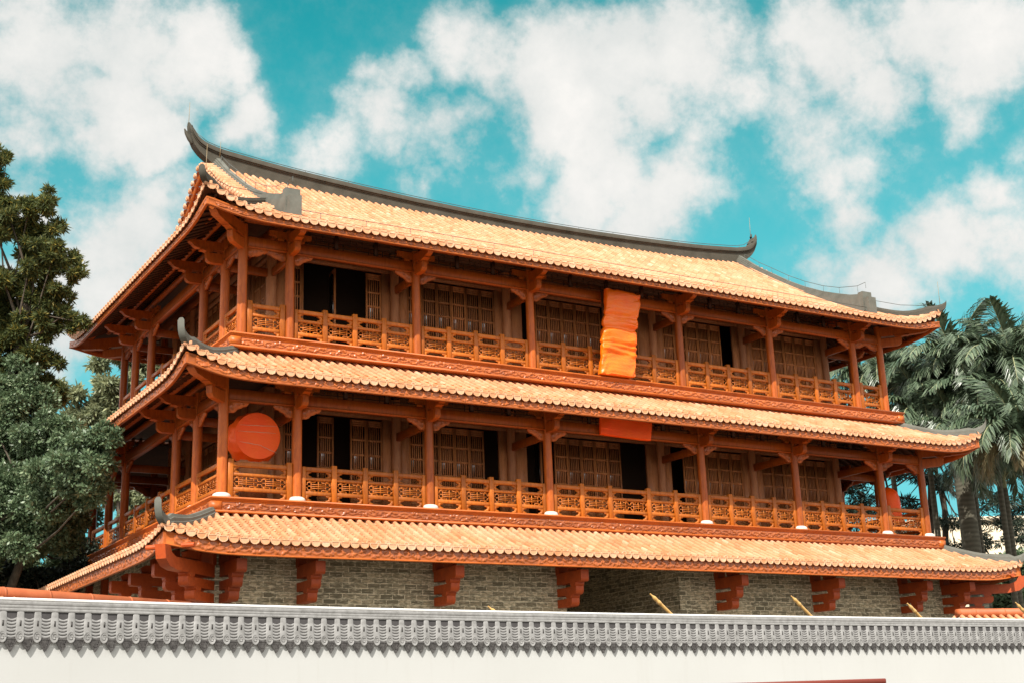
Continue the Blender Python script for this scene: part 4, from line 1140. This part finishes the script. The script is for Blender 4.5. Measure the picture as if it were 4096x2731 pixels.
# terracotta coped forecourt walls
def coped_wall(p, q, zt, label):
    p = np.array(p); q = np.array(q); d = q - p; L = np.linalg.norm(d); ang = math.atan2(d[1], d[0])
    o = link('forecourt_wall', None, (p[0], p[1], GROUND), ang); h = zt - GROUND
    tag(o, label, 'wall', 'low forecourt walls with orange coping')
    m = MB(); m.box(0.002, L - 0.002, -0.15, 0.15, 0, h - 0.42); child('body', m.mesh('body', 'white_plaster'), o)
    m = MB(); m.prism([(-0.13, h - 0.20), (-0.16, h - 0.12), (-0.13, h - 0.03), (-0.08, h), (0.08, h), (0.13, h - 0.03), (0.16, h - 0.12), (0.13, h - 0.20)], 'x', 0, L)
    n = int(L / 0.9)
    for k in range(n): m.prism([(-0.135, h - 0.205), (-0.165, h - 0.12), (-0.135, h - 0.025), (-0.08, h + 0.005), (0.08, h + 0.005), (0.135, h - 0.025), (0.165, h - 0.12), (0.135, h - 0.205)], 'x', k * 0.9 + 0.42, k * 0.9 + 0.46)
    child('ridge', m.mesh('ridge', 'coping_terracotta'), o)
    m = MB()
    n = int(L / 0.24)
    for k in range(n + 1):
        x = k * 0.24
        for s in (-1, 1): m.tube([(x, s * 0.12, h - 0.20), (x, s * 0.42, h - 0.40)], 0.06, 8)
    for s in (-1, 1):
        m.addv([(0, s * 0.1, h - 0.23), (L, s * 0.1, h - 0.23), (L, s * 0.4, h - 0.43), (0, s * 0.4, h - 0.43)], [(0, 1, 2, 3)])
    child('coping', m.mesh('coping', 'terracotta_tile'), o)
coped_wall((-8.9, -10.6), (-3.2, -7.65), -3.46, 'low wall with a red-brown ridge peeping over the white hoarding at lower left')
coped_wall((16.75, -8.65), (30.0, -11.6), -3.44, 'low wall with a bright orange ridge peeping over the white hoarding at lower right')

# ================================================================== TREES
def crown_quads(centers, radii, n, size, aspect, rs, droop=0.0, shell=0.6, spread=0.9, curl=0.0):
    """leaf cards scattered through ellipsoidal clumps; every leaf a quad with its own tilt"""
    centers = np.array(centers, float); radii = np.array(radii, float)
    w = radii[:, 0] * radii[:, 1] + radii[:, 0] * radii[:, 2]; w = w / w.sum()
    idx = rs.choice(len(centers), n, p=w)
    d = rs.normal(size=(n, 3)); d /= np.linalg.norm(d, axis=1)[:, None]
    r = (shell + (1 - shell) * rs.rand(n)) ** 1.0 * np.where(rs.rand(n) < 0.25, rs.rand(n), 1)
    P = centers[idx] + d * r[:, None] * radii[idx]
    ax = d * spread + rs.normal(size=(n, 3)) * 0.7; ax[:, 2] -= droop
    ax /= np.linalg.norm(ax, axis=1)[:, None]
    sd = np.cross(ax, rs.normal(size=(n, 3))); sd /= np.linalg.norm(sd, axis=1)[:, None]
    sz = size * (0.6 + 0.8 * rs.rand(n))[:, None]
    h = sz * aspect
    V = np.stack([P - sd * h * 0.15, P + ax * sz * 0.5 - sd * h * 0.5, P + ax * sz, P + ax * sz * 0.5 + sd * h * 0.5], 1)
    return V
def limbs(m, base, top_pts, r0, rs, trunk_top):
    base = np.array(base, float); tt = np.array(trunk_top, float)
    mid = (base + tt) / 2 + np.array([rs.normal() * 0.15, rs.normal() * 0.15, 0])
    m.tube([base - np.array([0, 0, 0.2]), base + (mid - base) * 0.15, mid, tt], [r0 * 1.35, r0, r0 * 0.8, r0 * 0.55], 10)
    for p in top_pts[::max(1, len(top_pts) // 16)]:
        p = np.array(p, float); s = base + (tt - base) * rs.uniform(0.75, 1.0)
        c = (s + p) / 2 + np.array([rs.normal() * 0.3, rs.normal() * 0.3, -0.3])
        m.tube([s, c, p], [r0 * 0.28, r0 * 0.15, r0 * 0.05], 6)
def tree(name, label, cat, base, clumps, mat, n, size, aspect, seed, r0=0.25, droop=0.0, bark='bark', group=None, shell=0.6, trunk_top=None, spread=0.9):
    rs = np.random.RandomState(seed)
    base = np.array(base, float)
    o = link(name, None, base); tag(o, label, cat, group)
    cs = np.array([c[:3] for c in clumps]) - base; ra = np.array([c[3:6] for c in clumps])
    m = MB(); m.quads(crown_quads(cs, ra, n, size, aspect, rs, droop, shell, spread)); child('crown', m.mesh('crown', mat), o)
    tt = cs.mean(0) if trunk_top is None else np.array(trunk_top) - base
    m = MB(); limbs(m, (0, 0, 0), list(cs), r0, rs, tt); child('trunk', smooth_by_angle(m.mesh('trunk', bark), 60), o)
    return o
def px_clump(u, v, d, r, rz=None, ry=None):
    """clump centre at photo pixel (in 2352-px units) with radius in metres"""
    p = at(u * 1.7415, v * 1.7415, d); return (p[0], p[1], p[2], r, ry or r, rz or r)
def sub_clumps(cl, k, rs, f=0.5):
    """break each clump into smaller ones so that the outline is uneven with gaps"""
    out = []
    for c in cl:
        for _ in range(k):
            d = rs.normal(size=3); d /= np.linalg.norm(d); q = rs.uniform(0.45, 1.0)
            s = f * rs.uniform(0.6, 1.25)
            out.append((c[0] + d[0] * q * c[3], c[1] + d[1] * q * c[4], c[2] + d[2] * q * c[5], c[3] * s, c[4] * s, c[5] * s * 0.75))
    return out
rs = np.random.RandomState(11)
# olive-yellow feathery conifer, upper left
cl = [px_clump(u, v, 44, r * 1.13) for (u, v, r) in ((2, 360, .32), (-12, 420, .4), (4, 460, .3), (100, 470, .5), (55, 480, .45), (20, 520, .7), (105, 540, .6), (50, 590, .9), (130, 590, .55), (165, 625, .35), (90, 660, .75), (30, 690, .8), (130, 690, .45), (15, 770, .8), (75, 770, .8), (110, 740, .5), (165, 735, .3), (190, 738, .22), (60, 850, .75), (100, 850, .6), (120, 900, .45), (10, 880, .8), (-40, 650, 1.1), (-60, 800, 1.2))]
b = at(10 * 1.7415, 1000 * 1.7415, 45)
tree('conifer_tree', 'tall feathery conifer with olive and yellowish sprays at the upper left edge', 'tree', (b[0] - 1.6, b[1] + 0.8, GROUND), sub_clumps(cl, 11, rs, 0.34), 'leaf_conifer', 120000, 0.19, 0.22, 21, 0.24, 0.0, 'bark', None, 0.1)
# grey-green broadleaf beside the left gallery
fd = lambda u, v: (41.5 if u < 165 and v < 1285 - 0.25 * u else 47.0) if v > 1145 else (37.5 if u > 175 else 40.0 if u > 90 else 43.0)
cl = [px_clump(u, v, fd(u, v), r * fd(u, v) / 36) for (u, v, r) in ((15, 900, .85), (45, 960, .9), (-10, 1010, 1.0), (100, 1020, .8), (70, 1080, 1.0), (160, 1010, .6), (180, 1060, .7), (235, 1010, .42), (215, 1050, .5), (255, 985, .25), (30, 1150, 1.1), (130, 1120, .9), (185, 1120, .5), (150, 1190, .8), (60, 1240, 1.1), (170, 1240, .55), (110, 1290, .9), (20, 1320, 1.0), (150, 1300, .6), (80, 1330, .8), (-60, 1150, 1.4), (-70, 1300, 1.3), (60, 1010, .8), (110, 1200, .9), (0, 1200, 1.1), (200, 1085, .7), (140, 1065, .9), (215, 1110, .4), (60, 930, .8), (30, 870, .6), (180, 1180, .5), (20, 1080, 1.1), (245, 1000, .35), (150, 985, .5), (190, 1020, .5), (230, 1055, .38), (205, 1060, .5), (165, 1095, .7), (265, 990, .22), (120, 960, .5), (225, 1100, .32), (195, 1140, .4), (30, 1200, .9), (120, 1175, .7), (150, 1215, .45), (90, 1230, .6), (40, 1265, .6), (-20, 1270, .9), (165, 1160, .4))]
b = at(-70 * 1.7415, 1300 * 1.7415, 45)
tree('broadleaf_tree', 'dense grey-green glossy broadleaf tree covering the left end of the galleries', 'tree', (b[0] - 0.3, b[1], GROUND), sub_clumps(cl, 8, rs, 0.46), 'leaf_ficus', 230000, 0.13, 0.50, 22, 0.2, 0.0, 'bark', None, 0.35)
# pale trees behind the building at left
cl = [px_clump(u, v, 58, r) for (u, v, r) in ((260, 820, .9), (290, 800, .8), (240, 900, .5), (140, 890, .5), (165, 930, .8), (215, 935, .8), (255, 900, .9), (235, 960, 1.0), (190, 980, 1.0), (280, 940, 1.0), (300, 850, .9), (330, 830, 1.0), (290, 1000, 1.2), (380, 870, 1.0), (350, 1000, 1.2), (420, 860, .8), (320, 1110, 1.0), (330, 1160, 1.2), (280, 1150, 1.2))]
b = at(280 * 1.7415, 1300 * 1.7415, 58)
tree('pale_leaf_tree', 'pale yellow-green tree with drooping leaves seen behind the left gallery columns', 'tree', (b[0], b[1], GROUND), sub_clumps(cl, 6, rs, 0.42), 'leaf_pale', 44000, 0.28, 0.3, 23, 0.25, 0.5, 'bark', None, 0.3)
# dark shrubbery tree at lower left behind wall
cl = [px_clump(u, v, 44, r) for (u, v, r) in ((40, 1340, 1.0), (120, 1345, 0.8), (190, 1290, 0.7), (0, 1300, 1.2))]
b = at(60 * 1.7415, 1380 * 1.7415, 44)
tree('dark_shrub', 'dark leafy shrub behind the low roof corner at lower left', 'shrub', (b[0], b[1], GROUND), sub_clumps(cl, 6, rs, 0.5), 'leaf_dark', 9000, 0.17, 0.5, 24, 0.15, 0.0, 'bark', None, 0.4)
# dark trees at right, low
cl = [px_clump(u, v, 72, r) for (u, v, r) in ((2290, 1340, 1.8), (2340, 1370, 1.6), (2330, 1310, 1.5), (2390, 1330, 1.8), (2270, 1390, 1.2), (2310, 1400, 1.6), (2400, 1400, 2))]
b = at(2340 * 1.7415, 1400 * 1.7415, 72)
tree('round_tree', 'round dark green tree above the orange coping at lower right', 'tree', (b[0], b[1], GROUND), sub_clumps(cl, 6, rs, 0.5), 'leaf_ficus', 24000, 0.26, 0.5, 25, 0.3, 0.0, 'bark', None, 0.4)
# slender dark-trunked feathery trees seen through the right end of the gallery
def slender(name, label, path, clumps, seed, n=9000, r=0.14):
    rs_ = np.random.RandomState(seed)
    P = [at(u * 1.7415, v * 1.7415, d) for (u, v, d) in path]
    base = np.array([P[0][0], P[0][1], GROUND]); o = link(name, None, base); tag(o, label, 'tree', 'slender trees beyond the right end of the pavilion')
    m = MB(); q = [np.array([0, 0, -0.2])] + [p - base for p in P]; m.tube(q, list(np.linspace(r * 1.25, r * 0.55, len(q))), 8)
    cs = [np.array(c[:3]) - base for c in clumps]
    for c in cs[:: max(1, len(cs) // 14)]:
        s = q[rs_.randint(max(1, len(q) // 2), len(q))]; m.tube([s, (s + c) / 2 + rs_.normal(size=3) * 0.2, c], [r * 0.35, r * 0.22, r * 0.08], 5)
    child('trunk', smooth_by_angle(m.mesh('trunk', 'bark'), 60), o)
    m = MB(); m.quads(crown_quads(cs, [c[3:6] for c in clumps], n, 0.34, 0.16, rs_, 0.25, 0.2)); child('crown', m.mesh('crown', 'leaf_dark'), o)
rs = np.random.RandomState(5)
c1 = [px_clump(u, v, 66, r, r * 0.35) for (u, v, r) in ((1985, 1090, 1.2), (1960, 1120, 1.0), (2075, 1090, 1.0), (1990, 1170, 1.2), (2060, 1150, .9), (2100, 1170, .8), (2150, 1110, .9), (2080, 1230, 1.1), (2110, 1260, 1.2), (1960, 1160, 1.2), (1985, 1200, 1.0))]
slender('slender_tree', 'slender tree with a straight dark trunk just right of the gallery corner', ((2140, 1240, 66), (2137, 1150, 66), (2136, 1060, 66), (2130, 960, 66)), sub_clumps(c1, 4, rs, 0.55), 31)
c2 = [px_clump(u, v, 68, r, r * 0.35) for (u, v, r) in ((2160, 1200, 1.0), (2190, 1280, 1.4), (2165, 1110, .6), (2270, 1090, 1.4), (2260, 1150, 1.4), (2290, 1200, 1.3), (2240, 1240, 1.3), (2330, 1240, 1.2), (2150, 1270, 1.4), (2255, 1280, 1.2), (2340, 1160, 1.0))]
slender('slender_tree', 'slender tree with a kinked forked trunk left of the thick palm trunk', ((2172, 1240, 68), (2170, 1170, 68), (2165, 1130, 68), (2152, 1100, 68), (2148, 1050, 68), (2140, 1000, 68)), sub_clumps(c2, 4, rs, 0.55), 32)

# ---- palms
def frond_mesh(seed, L=3.4, arch=1.0, mat='leaf_palm', dens=80, lf=0.78, droop=0.75):
    """pinnate frond along +X from the origin, arching down"""
    rs_ = np.random.RandomState(seed); m = MB()
    t = np.linspace(0, 1, 14); e0 = 0.95
    pts = []; p = np.zeros(3); 
    for i in range(14):
        a = e0 - arch * 1.75 * t[i] ** 1.25
        pts.append(p.copy()); p = p + np.array([math.cos(a), 0.04 * math.sin(3 * t[i] + seed), math.sin(a)]) * L / 13
    pts = np.array(pts)
    Q = []
    for k in range(dens):
        s = 0.10 + 0.90 * (k + 0.5) / dens
        f = s * 13; i = min(int(f), 12); q = pts[i] + (pts[i + 1] - pts[i]) * (f - i); d = pts[i + 1] - pts[i]; d /= np.linalg.norm(d)
        ll = lf * (0.45 + 0.75 * math.sin(PI * min(1, 0.12 + 0.88 * s)) ** 0.8)
        up = np.cross(np.array([0, 1, 0]), d); up = -up if up[2] < 0 else up
        for sd in (-1, 1):
            side = np.array([0, sd, 0]); fwd = 0.55 + 0.5 * s
            v = side * 0.8 + d * fwd + up * rs_.uniform(-0.15, 0.35) + rs_.normal(size=3) * 0.10; v /= np.linalg.norm(v)
            l1 = ll * rs_.uniform(0.85, 1.1)
            mid = q + v * l1 * 0.5; v2 = v + np.array([0, 0, -droop * (0.7 + 0.6 * rs_.rand())]); v2 /= np.linalg.norm(v2); tip = mid + v2 * l1 * 0.55
            w = 0.034 + 0.014 * rs_.rand(); wd = np.cross(v, up); wd /= np.linalg.norm(wd) + 1e-6; wd = wd * w
            wd = wd * 0.6 + d * w * 0.6
            Q.append([q - wd * 0.5, q + wd * 0.5, mid + wd, mid - wd]); Q.append([mid - wd, mid + wd, tip + wd * 0.15, tip - wd * 0.15])
    m.quads(np.array(Q))
    me = m.mesh('frond', mat)
    st = MB(); st.tube(list(pts), list(np.linspace(0.035, 0.008, 14)), 6)
    sm = st.mesh('rachis', 'frond_stem')
    return me, sm
FR = [frond_mesh(1, 3.3, 0.85), frond_mesh(2, 3.5, 1.1), frond_mesh(3, 3.3, 1.35), frond_mesh(4, 3.0, 0.5), frond_mesh(5, 3.4, 1.6, droop=1.0)]
FRD = frond_mesh(9, 2.6, 1.75, 'leaf_palm_dry', 46, 0.5, 0.9)
def palm(label, u, v, d, nf, seed, scale=1.0, r=0.13, dry=0, lean=0.0, hero=None):
    rs_ = random.Random(seed); c = at(u * 1.7415, v * 1.7415, d)
    base = np.array([c[0] + lean, c[1], GROUND]); o = link('palm_tree', None, base); tag(o, label, 'palm tree', 'palms at the right end of the pavilion')
    top = c - base
    m = MB(); m.tube([(0, 0, -0.2), (0, 0, 0.6), top * 0.5 + np.array([-lean * 0.1, 0, 0]), top * 0.93, top - np.array([0, 0, 0.5])], [r * 1.3, r * 1.1, r, r * 0.92, r * 0.85], 14)
    child('trunk', smooth_by_angle(m.mesh('trunk', 'palm_bark'), 60), o)
    m = MB(); m.tube([top - np.array([0, 0, 0.55]), top - np.array([0, 0, 0.3]), top + np.array([0, 0, 0.35])], [r * 0.85, r * 0.8, r * 0.35], 12); child('crownshaft', smooth_by_angle(m.mesh('crownshaft', 'frond_stem'), 60), o)
    for k in range(nf):
        az = k * 2.39996 + rs_.uniform(-0.25, 0.25); q = k / nf
        me, sm = FR[(3 if q < 0.2 else 0 if q < 0.4 else 1 if q < 0.55 else 2 if q < 0.75 else 4)]
        f = child('frond', me, o, tuple(top + np.array([0, 0, 0.25 - 0.45 * q])), az)
        f.rotation_euler = (0, rs_.uniform(-0.12, 0.12) + (-0.45 if q < 0.2 else 0), az); s = scale * rs_.uniform(0.88, 1.12); f.scale = (s, s, s)
        child('rachis', sm, f)
    for k in range(dry):
        az = rs_.uniform(0, 6.28); f = child('dry_frond', FRD[0], o, tuple(top - np.array([0, 0, 0.3])), az); f.scale = (scale,) * 3; child('rachis', FRD[1], f)
    for (az, kind, s) in (hero or ()):
        me, sm = FR[kind]; f = child('frond', me, o, tuple(top + np.array([0, 0, 0.1])), az); f.scale = (s, s, s); child('rachis', sm, f)
palm('palm with its crown half hidden behind the right end of the top gallery', 2030, 905, 64, 32, 1, 1.2)
palm('tallest palm, spearing upright fronds into the sky right of the roof', 2205, 880, 60, 34, 2, 1.2)
palm('palm cut by the right edge, level with the top gallery roof', 2335, 875, 58, 34, 3, 1.2)
palm('palm with a drooping crown behind the right tip of the middle roof', 2125, 985, 60, 32, 4, 1.1)
palm('palm with the thick bare grey trunk standing right of the gallery', 2203, 1030, 57, 24, 5, 0.9, 0.40, 3)
palm('palm with a bushy low crown between the tallest palm and the right edge', 2275, 960, 58, 34, 6, 1.15)
palm('nearest palm, hanging a big frond with withered tips at the right edge', 2352, 1040, 53, 34, 7, 1.15, 0.15, 7)
palm('low palm whose crown fills the gap right of the thick grey trunk', 2305, 1095, 62, 30, 8, 1.1)
# pale building far behind the palms
c = at(2300 * 1.7415, 1250 * 1.7415, 120)
bd = link('distant_building', None, (c[0], c[1], GROUND), -0.5); tag(bd, 'pale cream building seen faintly behind the palm trunks', 'building')
m = MB(); hB = c[2] - GROUND + 1.6; m.box(-9, 9, -4, 4, 0, hB); m.box(-9.3, 9.3, -4.3, 4.3, hB, hB + 0.4); child('wall', m.mesh('wall', 'pale_render'), bd)
wm = MB(); wm.box(-0.6, 0.6, -0.06, 0.06, -0.8, 0.8); wm.bevbox(-0.75, 0.75, -0.09, 0.03, -0.92, -0.80, 0.01); WM = wm.mesh('window', 'glass_dark')
for i in range(5):
    for j in range(3): child('window', WM, bd, (-7 + i * 3.5, -4.03, 2 + j * 3.3))

# ================================================================== GROUND, SKY, LIGHT
m = MB(); m.addv([(-400, -400, GROUND), (400, -400, GROUND), (400, 600, GROUND), (-400, 600, GROUND)], [(0, 1, 2, 3)])
tag(link('ground', m.mesh('ground', 'paving')), kind='structure')

w = bpy.data.worlds.new('World'); sc.world = w; w.use_nodes = True
T = w.node_tree; N = T.nodes; Lk = T.links; N.clear()
out = N.new('ShaderNodeOutputWorld'); bg = N.new('ShaderNodeBackground'); Lk.new(bg.outputs[0], out.inputs[0])
SUN_AZ = math.radians(225.0); SUN_EL = math.radians(45.5)
sky = N.new('ShaderNodeTexSky'); sky.sky_type = 'NISHITA'; sky.sun_disc = False; sky.sun_elevation = SUN_EL; sky.sun_rotation = SUN_AZ
sky.air_density = 1.0; sky.dust_density = 0.6; sky.ozone_density = 1.0
STR = 0.10; bg.inputs['Strength'].default_value = STR
tc = N.new('ShaderNodeTexCoord')
def mth(op, a, b=None, clamp=False):
    nd = N.new('ShaderNodeMath'); nd.operation = op; nd.use_clamp = clamp
    for i, v in enumerate((a, b)):
        if v is None: continue
        if hasattr(v, 'links'): Lk.new(v, nd.inputs[i])
        else: nd.inputs[i].default_value = v
    return nd.outputs[0]
def vm(op, a, b):
    nd = N.new('ShaderNodeVectorMath'); nd.operation = op
    for i, v in enumerate((a, b)):
        if hasattr(v, 'links'): Lk.new(v, nd.inputs[i])
        else: nd.inputs[i].default_value = v
    return nd
nrm = N.new('ShaderNodeVectorMath'); nrm.operation = 'NORMALIZE'; Lk.new(tc.outputs['Generated'], nrm.inputs[0]); D = nrm.outputs[0]
def wnoise(scale, detail, rough, off=(0, 0, 0), color=False, dist=0.0):
    mp = N.new('ShaderNodeMapping'); mp.inputs['Location'].default_value = off; Lk.new(D, mp.inputs[0])
    nd = N.new('ShaderNodeTexNoise'); nd.inputs['Scale'].default_value = scale; nd.inputs['Detail'].default_value = detail; nd.inputs['Roughness'].default_value = rough; nd.inputs['Distortion'].default_value = dist
    Lk.new(mp.outputs[0], nd.inputs['Vector']); return nd.outputs['Color' if color else 'Fac']
def warp(src, scale, amt, det, off):
    c = wnoise(scale, det, 0.6, off, True); s = vm('SUBTRACT', c, (0.5, 0.5, 0.5)); q = N.new('ShaderNodeVectorMath'); q.operation = 'SCALE'; Lk.new(s.outputs[0], q.inputs[0]); q.inputs['Scale'].default_value = amt
    return vm('ADD', src, q.outputs[0]).outputs[0]
DW = warp(warp(D, 5.0, 0.11, 6, (3, 1, 7)), 18.0, 0.045, 5, (9, 4, 2))
BL = [(90, 90, 170, 1), (250, 60, 150, 1), (410, 110, 130, .9), (510, 150, 85, .8), (90, 200, 120, .75), (250, 250, 125, 1.05), (310, 330, 90, .9), (40, 310, 80, .7), (180, 190, 90, .8),
      (540, 280, 85, .85), (450, 210, 60, .55), (250, 610, 150, 1.0), (330, 490, 80, .6), (150, 720, 130, 1.0), (330, 700, 110, .8), (40, 480, 60, .8), (200, 820, 60, .5), (60, 420, 60, .5), (400, 560, 110, .55),
      (1300, 190, 170, 1.15), (1450, 120, 150, 1.05), (1600, 100, 150, 1.0), (1250, 270, 105, 1.0), (1500, 240, 120, 1.0), (1680, 190, 95, .85), (1140, 110, 85, .7), (1330, 60, 90, .75),
      (900, 170, 85, .66), (870, 290, 110, .78), (1010, 330, 120, .78), (780, 360, 95, .62), (700, 370, 80, .6), (940, 400, 100, .72), (1050, 130, 85, .62), (1050, 60, 90, .62),
      (1400, 380, 125, .82), (1550, 420, 120, .8), (1350, 470, 110, .78), (1600, 320, 95, .72), (1500, 520, 100, .8), (1430, 560, 85, .65), (1200, 430, 80, .5),
      (1900, 60, 125, 1.0), (2100, 50, 120, 1.0), (2260, 90, 125, 1.0), (1980, 190, 90, .8), (1870, 300, 105, .66), (1900, 390, 80, .6), (1800, 230, 80, .6), (2150, 150, 80, .7), (2220, 240, 70, .6),
      (1910, 490, 70, .6), (2260, 420, 75, .55), (2160, 550, 115, .85), (2270, 560, 110, .85), (2010, 640, 110, .8), (1880, 610, 80, .5), (2330, 300, 50, .4), (2320, 650, 80, .55), (1960, 610, 60, .5), (2130, 640, 90, .55)]
acc = None
for (u, v, r, wt) in BL:
    c = direction(u * 1.7415, v * 1.7415)
    ds = vm('DISTANCE', DW, tuple(c)).outputs['Value']
    mr = N.new('ShaderNodeMapRange'); mr.interpolation_type = 'SMOOTHSTEP'
    Lk.new(ds, mr.inputs[0]); mr.inputs[1].default_value = 0.0; mr.inputs[2].default_value = 1.75 * r / 3060; mr.inputs[3].default_value = wt; mr.inputs[4].default_value = 0.0
    acc = mr.outputs[0] if acc is None else mth('SMOOTH_MAX', acc, mr.outputs[0])
for nd in N:
    if nd.bl_idname == 'ShaderNodeMath' and nd.operation == 'SMOOTH_MAX': nd.inputs[2].default_value = 0.12
# unseen clouds added outside the framed part to whiten the ambient light
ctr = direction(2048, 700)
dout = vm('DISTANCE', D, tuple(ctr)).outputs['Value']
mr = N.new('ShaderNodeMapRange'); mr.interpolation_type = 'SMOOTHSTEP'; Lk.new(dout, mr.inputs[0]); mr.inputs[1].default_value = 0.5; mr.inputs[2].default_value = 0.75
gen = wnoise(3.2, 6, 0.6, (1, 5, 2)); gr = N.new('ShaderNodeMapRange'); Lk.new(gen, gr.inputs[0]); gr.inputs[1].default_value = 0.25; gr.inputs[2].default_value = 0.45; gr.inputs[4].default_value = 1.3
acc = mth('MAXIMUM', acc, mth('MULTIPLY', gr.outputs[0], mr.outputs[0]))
n1 = wnoise(9.0, 10, 0.66, (2, 8, 1)); n2 = wnoise(26.0, 7, 0.65, (5, 5, 5))
den = mth('ADD', acc, mth('MULTIPLY', mth('SUBTRACT', n1, 0.5), 1.5)); den = mth('ADD', den, mth('MULTIPLY', mth('SUBTRACT', n2, 0.5), 0.75)); n3 = wnoise(70.0, 5, 0.6, (4, 1, 8)); den = mth('ADD', den, mth('MULTIPLY', mth('SUBTRACT', n3, 0.5), 0.28))
cm = N.new('ShaderNodeMapRange'); cm.interpolation_type = 'SMOOTHSTEP'; Lk.new(den, cm.inputs[0]); cm.inputs[1].default_value = 0.08; cm.inputs[2].default_value = 0.80; cm.inputs[3].default_value = 0.0; cm.inputs[4].default_value = 1.0
veil = N.new('ShaderNodeMapRange'); veil.interpolation_type = 'SMOOTHSTEP'; Lk.new(den, veil.inputs[0]); veil.inputs[1].default_value = -0.15; veil.inputs[2].default_value = 0.55; veil.inputs[3].default_value = 0.0; veil.inputs[4].default_value = 0.16
cm = mth('MAXIMUM', cm.outputs[0], veil.outputs[0])
# sky colour: physical sky, graded towards teal
tint = N.new('ShaderNodeMix'); tint.data_type = 'RGBA'; tint.blend_type = 'MULTIPLY'; tint.inputs[0].default_value = 1.0
Lk.new(sky.outputs[0], tint.inputs[6]); tint.inputs[7].default_value = (0.018, 1.29, 0.85, 1)
# cloud tone: bright tops, slightly warmer grey bodies
sh = wnoise(7.0, 5, 0.55, (7, 2, 6)); shr = N.new('ShaderNodeMapRange'); Lk.new(mth('ADD', mth('MULTIPLY', mth('ADD', mth('MULTIPLY', sh, 0.6), mth('MULTIPLY', n1, 0.6)), 1.1), mth('MULTIPLY', den, 0.30)), shr.inputs[0]); shr.inputs[1].default_value = 0.55; shr.inputs[2].default_value = 1.12
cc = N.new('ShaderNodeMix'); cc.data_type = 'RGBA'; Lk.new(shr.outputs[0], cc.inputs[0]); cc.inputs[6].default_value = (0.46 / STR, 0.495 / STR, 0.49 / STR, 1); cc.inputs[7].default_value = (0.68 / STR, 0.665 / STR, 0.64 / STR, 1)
# pale haze towards the horizon and added out-of-frame clouds brightened to lift the ambient light
sx = N.new('ShaderNodeSeparateXYZ'); Lk.new(D, sx.inputs[0])
hz = N.new('ShaderNodeMapRange'); hz.interpolation_type = 'SMOOTHSTEP'; Lk.new(sx.outputs[2], hz.inputs[0]); hz.inputs[1].default_value = 0.05; hz.inputs[2].default_value = 0.60; hz.inputs[3].default_value = 0.85; hz.inputs[4].default_value = 0.0
hx = N.new('ShaderNodeMix'); hx.data_type = 'RGBA'; Lk.new(hz.outputs[0], hx.inputs[0]); Lk.new(tint.outputs[2], hx.inputs[6]); hx.inputs[7].default_value = (0.165 / STR, 0.46 / STR, 0.55 / STR, 1)
fill_gain = N.new('ShaderNodeMapRange'); Lk.new(mr.outputs[0], fill_gain.inputs[0]); fill_gain.inputs[3].default_value = 1.0; fill_gain.inputs[4].default_value = 1.55
cd2 = N.new('ShaderNodeMix'); cd2.data_type = 'RGBA'; cd2.blend_type = 'MULTIPLY'; cd2.inputs[0].default_value = 1.0; Lk.new(cc.outputs[2], cd2.inputs[6]); Lk.new(fill_gain.outputs[0], cd2.inputs[7])
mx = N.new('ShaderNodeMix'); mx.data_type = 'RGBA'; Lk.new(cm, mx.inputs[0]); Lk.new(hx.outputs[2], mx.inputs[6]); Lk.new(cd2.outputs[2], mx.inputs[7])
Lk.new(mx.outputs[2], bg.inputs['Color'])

sd = bpy.data.lights.new('Sun', 'SUN'); sd.energy = 5.0; sd.angle = math.radians(0.5); sd.color = (1.0, 0.94, 0.86)
so = bpy.data.objects.new('Sun', sd); COL.objects.link(so)
ce = math.cos(SUN_EL); sdir = Vector((math.sin(SUN_AZ) * ce, math.cos(SUN_AZ) * ce, math.sin(SUN_EL)))
so.rotation_euler = sdir.to_track_quat('Z', 'Y').to_euler(); so.location = (-30, -40, 40)

cd = bpy.data.cameras.new('Camera'); cam = bpy.data.objects.new('Camera', cd); COL.objects.link(cam)
cd.sensor_fit = 'HORIZONTAL'; cd.sensor_width = 36.0; cd.lens = FPX * 36.0 / PW; cd.clip_start = 0.1; cd.clip_end = 2000
M = Matrix(((RT[0], UP[0], -FW[0], CAM[0]), (RT[1], UP[1], -FW[1], CAM[1]), (RT[2], UP[2], -FW[2], CAM[2]), (0, 0, 0, 1)))
cam.matrix_world = M; sc.camera = cam
sc.view_settings.view_transform = 'Standard'; sc.view_settings.look = 'None'; sc.view_settings.gamma = 1.0; sc.view_settings.exposure = 0.49
sc.render.engine = 'CYCLES'; sc.cycles.max_bounces = 6; sc.cycles.diffuse_bounces = 3; sc.cycles.glossy_bounces = 2; sc.cycles.transmission_bounces = 2
sc.cycles.use_denoising = True
